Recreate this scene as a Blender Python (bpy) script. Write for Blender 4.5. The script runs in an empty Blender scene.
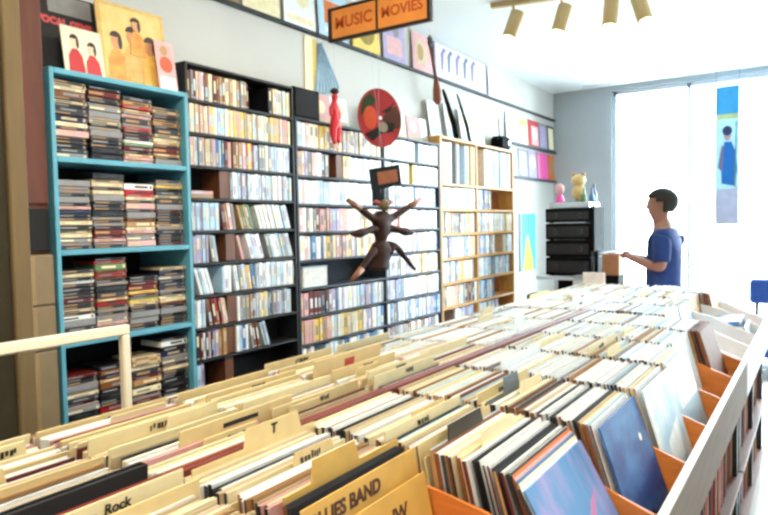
import bpy, bmesh, math, random
from mathutils import Vector, Matrix, Euler
random.seed(7)
PI = math.pi
S = bpy.context.scene
COL = S.collection

# ------------------------------------------------------------------ camera
cam_d = bpy.data.cameras.new('camera')
cam_d.sensor_width = 36.0
cam_d.lens = 650 / 768 * 36
cam_d.clip_start = 0.02
cam = bpy.data.objects.new('camera', cam_d)
COL.objects.link(cam)
yaw, pitch, roll = math.radians(33.88), math.radians(2.81), math.radians(-1.097)
fw = Vector((-math.sin(yaw) * math.cos(pitch), math.cos(yaw) * math.cos(pitch), -math.sin(pitch)))
rt0 = Vector((math.cos(yaw), math.sin(yaw), 0))
up0 = rt0.cross(fw)
rt = math.cos(roll) * rt0 + math.sin(roll) * up0
up = -math.sin(roll) * rt0 + math.cos(roll) * up0
m3 = Matrix((rt, up, -fw)).transposed()
cam.matrix_world = Matrix.Translation((0, 0, 1.5)) @ m3.to_4x4()
S.camera = cam

# ------------------------------------------------------------------ exposure
S.view_settings.view_transform = 'Standard'
S.view_settings.look = 'None'
S.view_settings.gamma = 1.0
S.view_settings.use_curve_mapping = False
S.view_settings.exposure = 0.32
S.cycles.use_denoising = True
S.cycles.max_bounces = 8
S.cycles.filter_width = 2.7

# ------------------------------------------------------------------ world
W = bpy.data.worlds.new('overcast_daylight')
S.world = W
W.use_nodes = True
bg = W.node_tree.nodes['Background']
bg.inputs[0].default_value = (0.80, 0.93, 1.0, 1)
bg.inputs[1].default_value = 22.0


def area(name, loc, rot, sx, sy, power, color, portal=False):
    d = bpy.data.lights.new(name, 'AREA')
    d.shape = 'RECTANGLE'
    d.size, d.size_y = sx, sy
    d.energy = power
    d.color = color
    o = bpy.data.objects.new(name, d)
    o.location = loc
    o.rotation_euler = rot
    COL.objects.link(o)
    if portal:
        d.cycles.is_portal = True
    return o


area('window_portal', (-0.2, 6.97, 1.45), (-PI / 2, 0, 0), 3.3, 2.9, 1, (1, 1, 1), True)
# unseen ceiling lamps added as warm fill (made-up fixtures built further down)
FILL_LAMPS = [(-0.70, 0.75), (-0.70, -0.9), (0.9, 0.6), (-1.10, 2.35)]
for i, (x, y) in enumerate(FILL_LAMPS):
    area('ceiling_lamp_light', (x, y, 2.795), (0, 0, 0), 0.5, 0.5, (36, 26, 12, 13)[i], (1.0, 0.87, 0.68))

# ------------------------------------------------------------------ materials
MATS = {}


def lin(c):
    return tuple((v / 12.92 if v <= 0.04045 else ((v + 0.055) / 1.055) ** 2.4) for v in c)


def M(name, rgb=(0.5, 0.5, 0.5), rough=0.6, var=0.10, scale=14.0, metal=0.0, stretch=None, bump=0.0, rgb2=None, thresh=None):
    """principled material with a noise-varied colour; rgb in sRGB 0..1"""
    if name in MATS:
        return MATS[name]
    m = bpy.data.materials.new(name)
    m.use_nodes = True
    nt = m.node_tree
    b = nt.nodes['Principled BSDF']
    b.inputs['Roughness'].default_value = rough
    b.inputs['Metallic'].default_value = metal
    tc = nt.nodes.new('ShaderNodeTexCoord')
    mp = nt.nodes.new('ShaderNodeMapping')
    nt.links.new(tc.outputs['Object'], mp.inputs[0])
    if stretch:
        mp.inputs['Scale'].default_value = stretch
    no = nt.nodes.new('ShaderNodeTexNoise')
    no.inputs['Scale'].default_value = scale
    no.inputs['Detail'].default_value = 4
    nt.links.new(mp.outputs[0], no.inputs['Vector'])
    cr = nt.nodes.new('ShaderNodeValToRGB')
    l = lin(rgb)
    if rgb2 is None:
        c0 = tuple(max(0, v * (1 - var)) for v in l)
        c1 = tuple(min(1, v * (1 + var)) for v in l)
    else:
        c0, c1 = l, lin(rgb2)
    cr.color_ramp.elements[0].color = (*c0, 1)
    cr.color_ramp.elements[1].color = (*c1, 1)
    if thresh:
        cr.color_ramp.elements[0].position, cr.color_ramp.elements[1].position = thresh
    else:
        cr.color_ramp.elements[0].position, cr.color_ramp.elements[1].position = 0.3, 0.7
    nt.links.new(no.outputs['Fac'], cr.inputs[0])
    nt.links.new(cr.outputs[0], b.inputs['Base Color'])
    if bump:
        bp = nt.nodes.new('ShaderNodeBump')
        bp.inputs['Strength'].default_value = bump
        bp.inputs['Distance'].default_value = 0.004
        nt.links.new(no.outputs['Fac'], bp.inputs['Height'])
        nt.links.new(bp.outputs[0], b.inputs['Normal'])
    MATS[name] = m
    return m


def glow(name, rgb, strength):
    m = bpy.data.materials.new(name)
    m.use_nodes = True
    nt = m.node_tree
    b = nt.nodes['Principled BSDF']
    b.inputs['Base Color'].default_value = (*lin(rgb), 1)
    b.inputs['Emission Color'].default_value = (*lin(rgb), 1)
    b.inputs['Emission Strength'].default_value = strength
    return m


def glass():
    m = bpy.data.materials.new('window_glass')
    m.use_nodes = True
    nt = m.node_tree
    for n in list(nt.nodes):
        nt.nodes.remove(n)
    out = nt.nodes.new('ShaderNodeOutputMaterial')
    mix = nt.nodes.new('ShaderNodeMixShader')
    tr = nt.nodes.new('ShaderNodeBsdfTransparent')
    tr.inputs[0].default_value = (0.97, 0.99, 1, 1)
    gl = nt.nodes.new('ShaderNodeBsdfGlossy')
    gl.inputs['Roughness'].default_value = 0.02
    fr = nt.nodes.new('ShaderNodeFresnel')
    fr.inputs[0].default_value = 1.2
    nt.links.new(fr.outputs[0], mix.inputs[0])
    nt.links.new(tr.outputs[0], mix.inputs[1])
    nt.links.new(gl.outputs[0], mix.inputs[2])
    nt.links.new(mix.outputs[0], out.inputs[0])
    return m


C = {  # sRGB palette with the words the labels use
    'white': (0.93, 0.94, 0.94), 'pale blue': (0.72, 0.83, 0.90), 'cream': (0.92, 0.87, 0.72), 'pink': (0.85, 0.66, 0.66),
    'yellow': (0.90, 0.77, 0.38), 'brown': (0.48, 0.29, 0.17), 'grey': (0.55, 0.55, 0.56), 'red': (0.70, 0.12, 0.14),
    'green': (0.38, 0.52, 0.34), 'dark': (0.10, 0.10, 0.12), 'blue': (0.26, 0.45, 0.66), 'olive': (0.58, 0.50, 0.16),
    'magenta': (0.72, 0.22, 0.46), 'beige': (0.80, 0.72, 0.58), 'tan': (0.70, 0.54, 0.36), 'charcoal': (0.20, 0.21, 0.24),
    'lilac': (0.66, 0.62, 0.76), 'maroon': (0.38, 0.10, 0.10), 'orange': (0.85, 0.45, 0.18), 'navy': (0.14, 0.17, 0.30),
}


def CM(c, kind='paper'):
    return M(f'{kind}_{c}'.replace(' ', '_'), C[c], {'paper': 0.65, 'plastic': 0.3}[kind], 0.10, 30)


wall_m = M('wall_paint', (0.79, 0.785, 0.765), 0.8, 0.03, 3, bump=0.05)
ceil_m = M('ceiling_paint', (0.90, 0.93, 0.94), 0.85, 0.02, 3)
floor_m = M('floor_boards', (0.74, 0.70, 0.64), 0.35, 0.10, 6, stretch=(6, 0.6, 1))
olive_m = M('olive_drape', (0.20, 0.18, 0.125), 0.9, 0.15, 8)
tanboard_m = M('tan_board', (0.40, 0.33, 0.21), 0.8, 0.12, 10, stretch=(8, 8, 0.6))
teal_m = M('teal_paint', (0.36, 0.64, 0.73), 0.45, 0.10, 12)
black_m = M('black_paint', (0.07, 0.075, 0.09), 0.5, 0.12, 12)
blackback_m = M('black_backing', (0.045, 0.045, 0.055), 0.8, 0.12, 12)
slate_m = M('slate_paint', (0.20, 0.23, 0.28), 0.5, 0.10, 12)
pine_m = M('pine_wood', (0.80, 0.60, 0.33), 0.5, 0.16, 10, stretch=(6, 6, 0.7))
orange_wood = M('orange_wood', (0.76, 0.45, 0.20), 0.5, 0.16, 10, stretch=(0.7, 6, 6))
mahog = M('mahogany_board', (0.42, 0.14, 0.09), 0.45, 0.20, 8, stretch=(6, 0.7, 6))
rimw = M('white_rim_paint', (0.82, 0.80, 0.78), 0.5, 0.05, 14)
wood_m = M('brown_wood', (0.42, 0.24, 0.13), 0.5, 0.2, 10, stretch=(6, 6, 0.7))
whitemet = M('white_metal', (0.88, 0.85, 0.76), 0.4, 0.03, 10)
blackpl = M('black_plastic', (0.03, 0.03, 0.04), 0.8, 0.1, 20)
blackpl.node_tree.nodes['Principled BSDF'].inputs['Specular IOR Level'].default_value = 0.15
silver = M('silver_metal', (0.72, 0.74, 0.76), 0.3, 0.05, 20, metal=0.8)
ink = M('black_ink', (0.10, 0.08, 0.07), 0.7, 0.1, 20)
redink = M('red_ink', (0.75, 0.25, 0.18), 0.7, 0.1, 20)
card_m = M('manila_card', (0.87, 0.78, 0.57), 0.7, 0.07, 18)
card2_m = M('ivory_card', (0.92, 0.86, 0.68), 0.7, 0.05, 18)
goldcard_m = M('golden_card', (0.85, 0.68, 0.34), 0.7, 0.08, 18)
inner_m = M('paper_inner', (0.90, 0.87, 0.80), 0.7, 0.04, 18)


# ------------------------------------------------------------------ mesh builder
class MB:
    def __init__(self):
        self.v, self.f, self.mi, self.mats = [], [], [], []

    def slot(self, m):
        if m not in self.mats:
            self.mats.append(m)
        return self.mats.index(m)

    def add(self, verts, faces, m):
        n = len(self.v)
        s = self.slot(m)
        self.v += [tuple(p) for p in verts]
        self.f += [tuple(i + n for i in q) for q in faces]
        self.mi += [s] * len(faces)
        return self

    def box(self, c, s, m, rot=None, bev=0.0):
        hx, hy, hz = s[0] / 2, s[1] / 2, s[2] / 2
        R = Euler(rot).to_matrix() if rot else None
        if bev > 0:
            b = min(bev, hx * 0.6, hy * 0.6, hz * 0.6)
            pts = []
            for sx in (-1, 1):
                for sy in (-1, 1):
                    for sz in (-1, 1):
                        pts += [(sx * hx, sy * (hy - b), sz * (hz - b)), (sx * (hx - b), sy * hy, sz * (hz - b)), (sx * (hx - b), sy * (hy - b), sz * hz)]
            bm = bmesh.new()
            vs = [bm.verts.new(p) for p in pts]
            r = bmesh.ops.convex_hull(bm, input=vs)
            bmesh.ops.dissolve_limit(bm, angle_limit=0.01, verts=bm.verts, edges=bm.edges)
            bm.verts.index_update()
            P = [v.co.copy() for v in bm.verts]
            F = [[v.index for v in f.verts] for f in bm.faces]
            bm.free()
        else:
            P = [Vector((x, y, z)) for x in (-hx, hx) for y in (-hy, hy) for z in (-hz, hz)]
            F = [(0, 1, 3, 2), (4, 6, 7, 5), (0, 4, 5, 1), (2, 3, 7, 6), (0, 2, 6, 4), (1, 5, 7, 3)]
        cc = Vector(c)
        return self.add([(R @ p if R else p) + cc for p in P], F, m)

    def span(self, a, b, m, bev=0.0):
        return self.box([(a[i] + b[i]) / 2 for i in range(3)], [abs(b[i] - a[i]) for i in range(3)], m, None, bev)

    def tube(self, pts, r, m, n=10, caps=True):
        pts = [Vector(p) for p in pts]
        rr = r if isinstance(r, (list, tuple)) else [r] * len(pts)
        V, F = [], []
        a = None
        for i, p in enumerate(pts):
            t = (pts[min(i + 1, len(pts) - 1)] - pts[max(i - 1, 0)]).normalized()
            if a is None:
                a = t.orthogonal().normalized()
            a = (a - t * a.dot(t)).normalized()
            b = t.cross(a)
            V += [p + (a * math.cos(2 * PI * k / n) + b * math.sin(2 * PI * k / n)) * rr[i] for k in range(n)]
        for i in range(len(pts) - 1):
            for k in range(n):
                F.append((i * n + k, i * n + (k + 1) % n, (i + 1) * n + (k + 1) % n, (i + 1) * n + k))
        if caps:
            F.append(tuple(range(n - 1, -1, -1)))
            F.append(tuple((len(pts) - 1) * n + k for k in range(n)))
        return self.add(V, F, m)

    def ball(self, c, r, m, nu=14, nv=9):
        r = r if isinstance(r, (list, tuple)) else (r, r, r)
        V = [(c[0], c[1], c[2] - r[2])]
        F = []
        for j in range(1, nv):
            a = -PI / 2 + PI * j / nv
            for i in range(nu):
                u = 2 * PI * i / nu
                V.append((c[0] + r[0] * math.cos(a) * math.cos(u), c[1] + r[1] * math.cos(a) * math.sin(u), c[2] + r[2] * math.sin(a)))
        V.append((c[0], c[1], c[2] + r[2]))
        for i in range(nu):
            F.append((0, 1 + (i + 1) % nu, 1 + i))
            F.append((len(V) - 1, 1 + (nv - 2) * nu + i, 1 + (nv - 2) * nu + (i + 1) % nu))
        for j in range(nv - 2):
            for i in range(nu):
                F.append((1 + j * nu + i, 1 + j * nu + (i + 1) % nu, 1 + (j + 1) * nu + (i + 1) % nu, 1 + (j + 1) * nu + i))
        return self.add(V, F, m)

    def prism(self, poly, x0, x1, m):
        """poly in (y, z), extruded from x0 to x1"""
        n = len(poly)
        V = [(x0, p[0], p[1]) for p in poly] + [(x1, p[0], p[1]) for p in poly]
        F = [tuple(range(n - 1, -1, -1)), tuple(range(n, 2 * n))]
        F += [(k, (k + 1) % n, n + (k + 1) % n, n + k) for k in range(n)]
        return self.add(V, F, m)

    def prism_y(self, poly, y0, y1, m):
        """poly in (x, z), extruded along y"""
        n = len(poly)
        V = [(p[0], y0, p[1]) for p in poly] + [(p[0], y1, p[1]) for p in poly]
        F = [tuple(range(n)), tuple(range(2 * n - 1, n - 1, -1))]
        F += [(k, n + k, n + (k + 1) % n, (k + 1) % n) for k in range(n)]
        return self.add(V, F, m)

    def mesh(self, name, smooth=False):
        me = bpy.data.meshes.new(name)
        me.from_pydata(self.v, [], self.f)
        for m in self.mats:
            me.materials.append(m)
        me.polygons.foreach_set('material_index', self.mi)
        bm = bmesh.new()
        bm.from_mesh(me)
        bmesh.ops.recalc_face_normals(bm, faces=bm.faces)
        bm.to_mesh(me)
        bm.free()
        if smooth:
            me.polygons.foreach_set('use_smooth', [True] * len(me.polygons))
        me.update()
        return me

    def build(self, name, parent=None, loc=(0, 0, 0), rot=(0, 0, 0), smooth=False):
        return link(name, self.mesh(name, smooth), parent, loc, rot)


def link(name, me, parent=None, loc=(0, 0, 0), rot=(0, 0, 0)):
    o = bpy.data.objects.new(name, me)
    COL.objects.link(o)
    o.location = loc
    o.rotation_euler = rot
    if parent:
        o.parent = parent
    return o


def tag(o, label=None, cat=None, group=None, kind=None):
    if label:
        o['label'] = label
    if cat:
        o['category'] = cat
    if group:
        o['group'] = group
    if kind:
        o['kind'] = kind
    return o


def thing(name, label, cat, loc=(0, 0, 0), rot=(0, 0, 0), group=None):
    o = bpy.data.objects.new(name, None)
    o.empty_display_size = 0.05
    COL.objects.link(o)
    o.location = loc
    o.rotation_euler = rot
    return tag(o, label, cat, group)


def copy_tree(o, parent=None):
    c = o.copy()
    COL.objects.link(c)
    if parent:
        c.parent = parent
    for ch in list(o.children):
        copy_tree(ch, c)
    return c


def ell(cy, cz, ry, rz, n=20, a0=0.0, a1=2 * PI):
    full = abs(a1 - a0 - 2 * PI) < 1e-6
    k = n if full else n + 1
    return [(cy + ry * math.cos(a0 + (a1 - a0) * i / n), cz + rz * math.sin(a0 + (a1 - a0) * i / n)) for i in range(k)]


def text_part(body, size, m, parent, loc, rot, name='lettering', ext=0.0012, align='CENTER', shear=0.0, bold=0.0):
    cu = bpy.data.curves.new(name, 'FONT')
    cu.body = body
    cu.size = size
    cu.extrude = ext
    cu.offset = bold
    cu.shear = shear
    cu.align_x = align
    cu.align_y = 'CENTER'
    cu.materials.append(m)
    cu.resolution_u = 4
    tmp = bpy.data.objects.new(name, cu)
    COL.objects.link(tmp)
    bpy.context.view_layer.update()
    me = bpy.data.meshes.new_from_object(tmp.evaluated_get(bpy.context.evaluated_depsgraph_get()))
    bpy.data.objects.remove(tmp)
    return link(name, me, parent, loc, rot)


ORD = ['top', 'second', 'third', 'fourth', 'fifth', 'sixth', 'seventh', 'eighth', 'ninth', 'tenth', 'eleventh', 'twelfth', 'thirteenth']

# ------------------------------------------------------------------ setting
CEIL, YW, XL = 2.88, 6.9, -2.4
XR, YB = 2.2, -2.2


def struct(name, mb):
    return tag(mb.build(name), kind='structure')


struct('floor', MB().span((XL - 0.15, YB - 0.15, -0.1), (XR + 0.15, YW + 0.15, 0), floor_m))
struct('ceiling', MB().span((XL - 0.15, YB - 0.15, CEIL), (XR + 0.15, YW + 0.15, CEIL + 0.1), ceil_m))
struct('wall_left', MB().span((XL - 0.15, YB, 0), (XL, YW, CEIL), wall_m))
struct('wall_right', MB().span((XR, YB, 0), (XR + 0.15, YW, CEIL), wall_m))
struct('wall_back', MB().span((XL - 0.15, YB - 0.15, 0), (XR + 0.15, YB, CEIL), wall_m))
WX0, WX1, WZ0, WZ1 = -1.79, 1.35, 0.10, 2.83
greywall = M('grey_wall_paint', (0.66, 0.69, 0.71), 0.8, 0.03, 3)
w = MB()
w.span((XL - 0.15, YW, 0), (WX0, YW + 0.15, CEIL), greywall)
w.span((WX1, YW, 0), (XR + 0.15, YW + 0.15, CEIL), greywall)
w.span((WX0, YW, WZ1), (WX1, YW + 0.15, CEIL), greywall)
w.span((WX0, YW, 0), (WX1, YW + 0.15, WZ0), greywall)
struct('wall_front', w)
g = glass()
fr = M('window_frame_paint', (0.80, 0.84, 0.88), 0.4, 0.03, 10)
w = MB()
mull = [WX0, -1.07, -0.25, 0.55, WX1]
for x in mull:
    w.box((x + (0.02 if x == WX0 else -0.02 if x == WX1 else 0), YW + 0.08, (WZ0 + WZ1) / 2), (0.035, 0.05, WZ1 - WZ0), fr)
for z in (WZ0 + 0.02, WZ1 - 0.02):
    w.box(((WX0 + WX1) / 2, YW + 0.08, z), (WX1 - WX0, 0.05, 0.04), fr)
wf = struct('window_1', w)
for i in range(4):
    MB().box(((mull[i] + mull[i + 1]) / 2, YW + 0.085, (WZ0 + WZ1) / 2), (mull[i + 1] - mull[i] - 0.03, 0.006, WZ1 - WZ0 - 0.06), g).build('pane', wf)
struct('pavement', MB().span((-14, YW + 0.16, -0.2), (14, 24, -0.05), M('pale_pavement', (0.80, 0.80, 0.78), 0.8, 0.06, 2)))
# black picture rail along the left wall
struct('trim_1', MB().span((XL, 0.9, 2.580), (XL + 0.032, YW - 0.02, 2.595), M('rail_paint', (0.10, 0.12, 0.15), 0.5, 0.1, 10)))
# dark pier and drape at the near end of the wall
struct('wall_pier', MB().span((XL, 0.1, 0), (-1.86, 0.966, CEIL), olive_m))
tag(MB().span((-1.858, 0.912, 0.0), (-1.838, 0.962, CEIL), tanboard_m, 0.004).build('trim_2'), kind='structure')

# ------------------------------------------------------------------ racks: disc mesh cache
CASE = {}


def case_mesh(col, t, h=0.125, d=0.142, plastic=True):
    """a case standing upright: spine at x=0 facing +x, thickness along +y, base at z=0"""
    key = (col, t, h, d)
    if key not in CASE:
        b = MB()
        m = CM(col, 'plastic' if plastic else 'paper')
        stripe = CM(random.choice(['beige', 'white', 'grey', 'cream', 'pale blue'] if col not in ('white', 'pale blue') else ['pale blue', 'white', 'white', 'cream', 'lilac']), 'paper')
        b.box((-d / 2, t / 2, h / 2), (d, t * 0.94, h), m, None, min(0.0015, t * 0.2))
        z0, z1 = random.choice([(0.3, 0.7), (0.15, 0.5), (0.5, 0.88), (0.35, 0.8)])
        b.box((0.0002, t / 2, h * (z0 + z1) / 2), (0.001, t * 0.45, h * (z1 - z0)), stripe)
        b.box((0.0002, t / 2, h * 0.06), (0.001, t * 0.6, h * 0.03), stripe)
        CASE[key] = b.mesh('case')
    return CASE[key]


def pick(pal):
    return random.choice(pal)


PAL = {
    'mute': ['pink', 'cream', 'brown', 'green', 'beige', 'grey', 'maroon', 'tan', 'white'],
    'cream': ['cream', 'cream', 'yellow', 'beige', 'pink', 'white', 'pale blue'],
    'mix': ['white', 'pale blue', 'yellow', 'cream', 'blue', 'grey', 'beige', 'pink'],
    'warm': ['brown', 'pink', 'red', 'tan', 'maroon', 'yellow', 'beige'],
    'pale': ['white', 'white', 'pale blue', 'pale blue', 'lilac', 'grey'],
    'white': ['white', 'white', 'pale blue'],
    'dusk': ['lilac', 'pink', 'grey', 'maroon', 'white', 'tan', 'charcoal'],
    'black': ['dark'],  # for the case edging the top-row gap, whose shade is put into colour
    'book': ['white', 'cream', 'white', 'pale blue', 'grey', 'pink', 'beige', 'yellow'],
    'bluish': ['pale blue', 'white', 'blue', 'grey', 'pale blue', 'lilac'],
}
LEFTOVER = []   # cases beyond the individual ones: (mesh, matrix)
COUNT = {}


def place_case(name, me, loc, rot, label, cat, group, cap):
    n = COUNT.get(name, 0)
    if n >= cap:
        LEFTOVER.append((me, Matrix.Translation(loc) @ Euler(rot).to_matrix().to_4x4()))
        return
    COUNT[name] = n + 1
    tag(link(name, me, None, loc, rot), label, cat, group)


def fill(y0, y1, z, x, spec, name, noun, cat, where, row, tmin, tmax, h, d, cap, plastic=True):
    L = y1 - y0
    y = y0 + 0.002
    for kind, frac, pal in spec:
        ye = min(y0 + L * frac, y1)
        if kind == 'gap':
            y = max(y, ye)
            continue
        if kind == 'end':      # a wooden block bookend
            t = min(ye - y, 0.06)
            b = MB()
            b.prism_y([(-0.01, 0), (-0.01, h * 1.02), (-0.13, h * 1.02), (-0.14, 0)], 0.001, t - 0.002, wood_m)
            b.box((-0.07, t / 2, 0.002), (0.12, t * 0.9, 0.004), wood_m)
            tag(b.build('bookend', None, (x, y, z + 0.0005)), f'brown wooden bookend block on the {row} shelf of the {where}', 'bookend', f'bookends in the {where}')
            y += t
            continue
        if kind == 'flat':     # cases lying flat
            n = random.randint(2, 4)
            zz = z + 0.0005
            for _ in range(n):
                c = pick(PAL[pal])
                t = random.choice([0.012, 0.016])
                me = case_mesh(c, t, 0.125, d)
                place_case(name, me, (x - 0.005, y + 0.002, zz + t), (-PI / 2, 0, 0), f'{c} {noun} lying flat on the {row} shelf of the {where}', cat, f'{noun}s on the {row} shelf of the {where}', cap)
                zz += t + 0.0005
            y += 0.13
            continue
        lean = {'up': 0.0, 'lean': math.radians(17), 'slant': math.radians(9)}[kind]
        if lean:
            y += h * math.sin(lean)
        while True:
            t = random.choice([tmin, (tmin + tmax) / 2, tmax])
            ta = t / math.cos(lean)
            if y + ta > ye + 1e-6:
                break
            c = pick(PAL[pal])
            hh = h - random.choice([0, 0, 0.003, 0.006])
            me = case_mesh(c, t, hh, d, plastic)
            word = ' leaning' if lean else ''
            place_case(name, me, (x - random.uniform(0, 0.008), y, z + 0.0006), (lean, 0, 0), f'{c} {noun}{word} on the {row} shelf of the {where}', cat, f'{noun}s on the {row} shelf of the {where}', cap)
            y += ta + 0.0004


def rack(name, label, y0, y1, z0, z1, xf, depth, shelf_zs, m, back_m, posts=(), th=0.012, side=0.014):
    r = thing(name, label, 'shelf', (xf - depth / 2, (y0 + y1) / 2, z0))
    ox, oy, oz = xf - depth / 2, (y0 + y1) / 2, z0

    def P(nm, a, b, mm):
        MB().span((a[0] - ox, a[1] - oy, a[2] - oz), (b[0] - ox, b[1] - oy, b[2] - oz), mm, 0.002).build(nm, r)
    P('side_panel', (xf - depth, y0, z0), (xf, y0 + side, z1), m)
    P('side_panel', (xf - depth, y1 - side, z0), (xf, y1, z1), m)
    P('top_panel', (xf - depth, y0 + side, z1 - th), (xf, y1 - side, z1), m)
    P('back_panel', (xf - depth, y0 + side, z0), (xf - depth + 0.006, y1 - side, z1 - th), back_m)
    for p in posts:
        P('upright', (xf - depth + 0.006, p - side / 2, z0), (xf - 0.001, p + side / 2, z1 - th), m)
    edges = [y0 + side] + [q for p in posts for q in (p - side / 2, p + side / 2)] + [y1 - side]
    for z in shelf_zs:
        for k in range(0, len(edges), 2):
            P('shelf', (xf - depth + 0.006, edges[k], z - th), (xf - 0.001, edges[k + 1], z), m)
    return r


# ------------------------------------------------------------------ black rack (A)
AX = -2.25
A0, A1 = 1.86, 2.545
zA = [2.205 - 0.1425 * (i + 1) for i in range(14)]        # shelf tops, from the top row down
rack('disc_rack', 'tall black disc rack between the teal cabinet and the slate rack', A0, A1, 0.03, 2.217, AX, 0.146, zA, black_m, blackback_m)
RA = 'black rack'
rowsA = [
    [('up', 0.56, 'mute'), ('gap', 0.76, None), ('up', 0.815, 'black'), ('up', 1.0, 'cream')],
    [('up', 0.42, 'cream'), ('up', 0.68, 'cream'), ('up', 1.0, 'mix')],
    [('up', 0.32, 'mix'), ('up', 0.60, 'warm'), ('up', 1.0, 'pale')],
    [('flat', 0.20, 'dusk'), ('gap', 0.26, None), ('end', 0.36, None), ('up', 1.0, 'pale')],
    [('up', 0.26, 'pale'), ('slant', 0.40, 'dusk'), ('lean', 0.58, 'mute'), ('lean', 0.99, 'white')],
    [('up', 0.15, 'pale'), ('slant', 0.24, 'pale'), ('gap', 0.30, None), ('end', 0.39, None), ('lean', 0.48, 'warm'), ('lean', 0.70, 'white'), ('lean', 0.99, 'pale')],
    [('lean', 0.20, 'pale'), ('gap', 0.25, None), ('up', 0.37, 'white'), ('slant', 0.60, 'mix'), ('up', 1.0, 'pale')],
    [('up', 0.12, 'white'), ('slant', 0.30, 'warm'), ('end', 0.39, None), ('up', 0.46, 'pale'), ('up', 0.60, 'dusk'), ('up', 0.70, 'cream'), ('up', 0.97, 'bluish')],
    [('up', 0.28, 'dusk'), ('end', 0.37, None), ('up', 0.50, 'bluish'), ('slant', 0.62, 'mute'), ('lean', 0.74, 'white')],
    [('up', 0.08, 'pale'), ('gap', 0.26, None), ('end', 0.34, None)],
    [('gap', 0.05, None), ('up', 0.14, 'warm'), ('gap', 0.27, None), ('end', 0.35, None), ('up', 1.0, 'bluish')],
    [('up', 0.9, 'dusk')],
]
for i, sp in enumerate(rowsA):
    fill(A0 + 0.014, A1 - 0.014, zA[i], AX - 0.004, sp, 'disc_case', 'disc case', 'cd case', RA, ORD[i], 0.012, 0.024, 0.124, 0.134, 300)

# ------------------------------------------------------------------ slate rack (B)
B0, B1, BM = 2.556, 4.085, 3.38
zB = [2.07 - 0.149 * (i + 1) for i in range(13)]
rack('wide_disc_rack', 'wide slate grey disc rack behind the hanging carved figure', B0, B1, 0.03, 2.07, AX, 0.146, zB, slate_m, M('slate_backing', (0.16, 0.18, 0.22), 0.8, 0.1, 10), (BM,))
RB = 'slate rack'
rowsB = [
    ([('up', 0.34, 'cream'), ('up', 0.7, 'warm'), ('up', 1.0, 'cream')], [('up', 0.55, 'white'), ('gap', 0.62, None), ('up', 1.0, 'white')]),
    ([('up', 0.33, 'dusk'), ('gap', 0.42, None), ('end', 0.5, None), ('up', 0.60, 'cream'), ('up', 1.0, 'white')], [('up', 0.42, 'white'), ('gap', 0.5, None), ('up', 0.7, 'book'), ('up', 1.0, 'white')]),
    ([('up', 0.10, 'cream'), ('up', 0.85, 'white')], [('gap', 0.06, None), ('up', 0.45, 'pale'), ('up', 0.99, 'bluish')]),
    ([('up', 0.5, 'dusk'), ('up', 1.0, 'cream')], [('up', 0.4, 'warm'), ('up', 1.0, 'pale')]),
    ([('up', 0.65, 'mix'), ('up', 1.0, 'cream')], [('up', 0.45, 'white'), ('up', 1.0, 'mix')]),
    ([('gap', 1.0, None)], [('up', 0.5, 'pale'), ('up', 1.0, 'cream')]),
    ([('up', 0.4, 'dusk'), ('up', 1.0, 'bluish')], [('up', 0.6, 'bluish'), ('up', 1.0, 'cream')]),
    ([('up', 0.3, 'warm'), ('up', 0.7, 'cream'), ('up', 1.0, 'bluish')], [('up', 1.0, 'bluish')]),
    ([('up', 0.15, 'pale'), ('gap', 0.25, None), ('up', 1.0, 'bluish')], [('up', 1.0, 'dusk')]),
    ([('up', 1.0, 'dusk')], [('up', 1.0, 'mix')]),
]
for i, (a, b) in enumerate(rowsB):
    for (ya, yb), sp in (((B0 + 0.014, BM - 0.007), a), ((BM + 0.007, B1 - 0.014), b)):
        fill(ya, yb, zB[i], AX - 0.004, sp, 'boxed_disc_set', 'boxed disc set', 'cd box set', RB, ORD[i], 0.022, 0.040, 0.128, 0.134, 300)  # cds like those in the black rack, drawn as fewer thick cases
# the pale carton on the otherwise empty stretch of the sixth shelf
b = MB()
b.box((-0.06, 0, 0.052), (0.11, 0.20, 0.104), CM('white'), None, 0.003)
b.box((-0.06, 0, 0.106), (0.112, 0.202, 0.008), CM('pale blue'), None, 0.002)
tag(b.build('carton', None, (AX - 0.004, 2.70, zB[5] + 0.001)), 'white flat carton alone on the empty shelf of the slate rack', 'box')

# ------------------------------------------------------------------ pine bookcase (C)
C0, C1, CMID = 4.093, 5.43, 4.69
zC = [1.80, 1.615, 1.435, 1.255, 1.075, 0.895, 0.715, 0.53, 0.35, 0.17]
rack('bookcase', 'light pine bookcase of two columns at the far end of the racks', C0, C1, 0.03, 2.135, AX, 0.146, zC, pine_m, M('pine_backing', (0.62, 0.36, 0.18), 0.6, 0.15, 8), (CMID,), th=0.02, side=0.024)
RC = 'pine bookcase'
hC = [0.30, 0.158, 0.152, 0.152, 0.152, 0.152, 0.152]
rowsC = [
    ([('up', 0.32, 'white'), ('gap', 0.40, None), ('up', 0.52, 'book'), ('gap', 0.66, None), ('up', 0.78, 'cream'), ('gap', 0.86, None), ('up', 1.0, 'book')], [('gap', 0.2, None), ('up', 0.60, 'white'), ('gap', 0.64, None), ('up', 0.95, 'white')]),
    ([('up', 1.0, 'white')], [('up', 0.4, 'bluish'), ('gap', 0.9, None)]),
    ([('up', 0.15, 'mix'), ('up', 0.95, 'book')], [('up', 1.0, 'book')]),
    ([('up', 0.9, 'bluish'), ('up', 1.0, 'book')], [('up', 0.5, 'pale'), ('gap', 0.7, None), ('up', 0.98, 'book')]),
    ([('up', 0.45, 'pale'), ('up', 0.95, 'book')], [('up', 0.35, 'white'), ('gap', 0.5, None), ('up', 0.9, 'bluish')]),
    ([('up', 0.6, 'book'), ('up', 1.0, 'dusk')], [('up', 0.45, 'bluish')]),
    ([('gap', 0.3, None), ('up', 0.9, 'bluish')], [('up', 0.6, 'pale')]),
]
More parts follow.
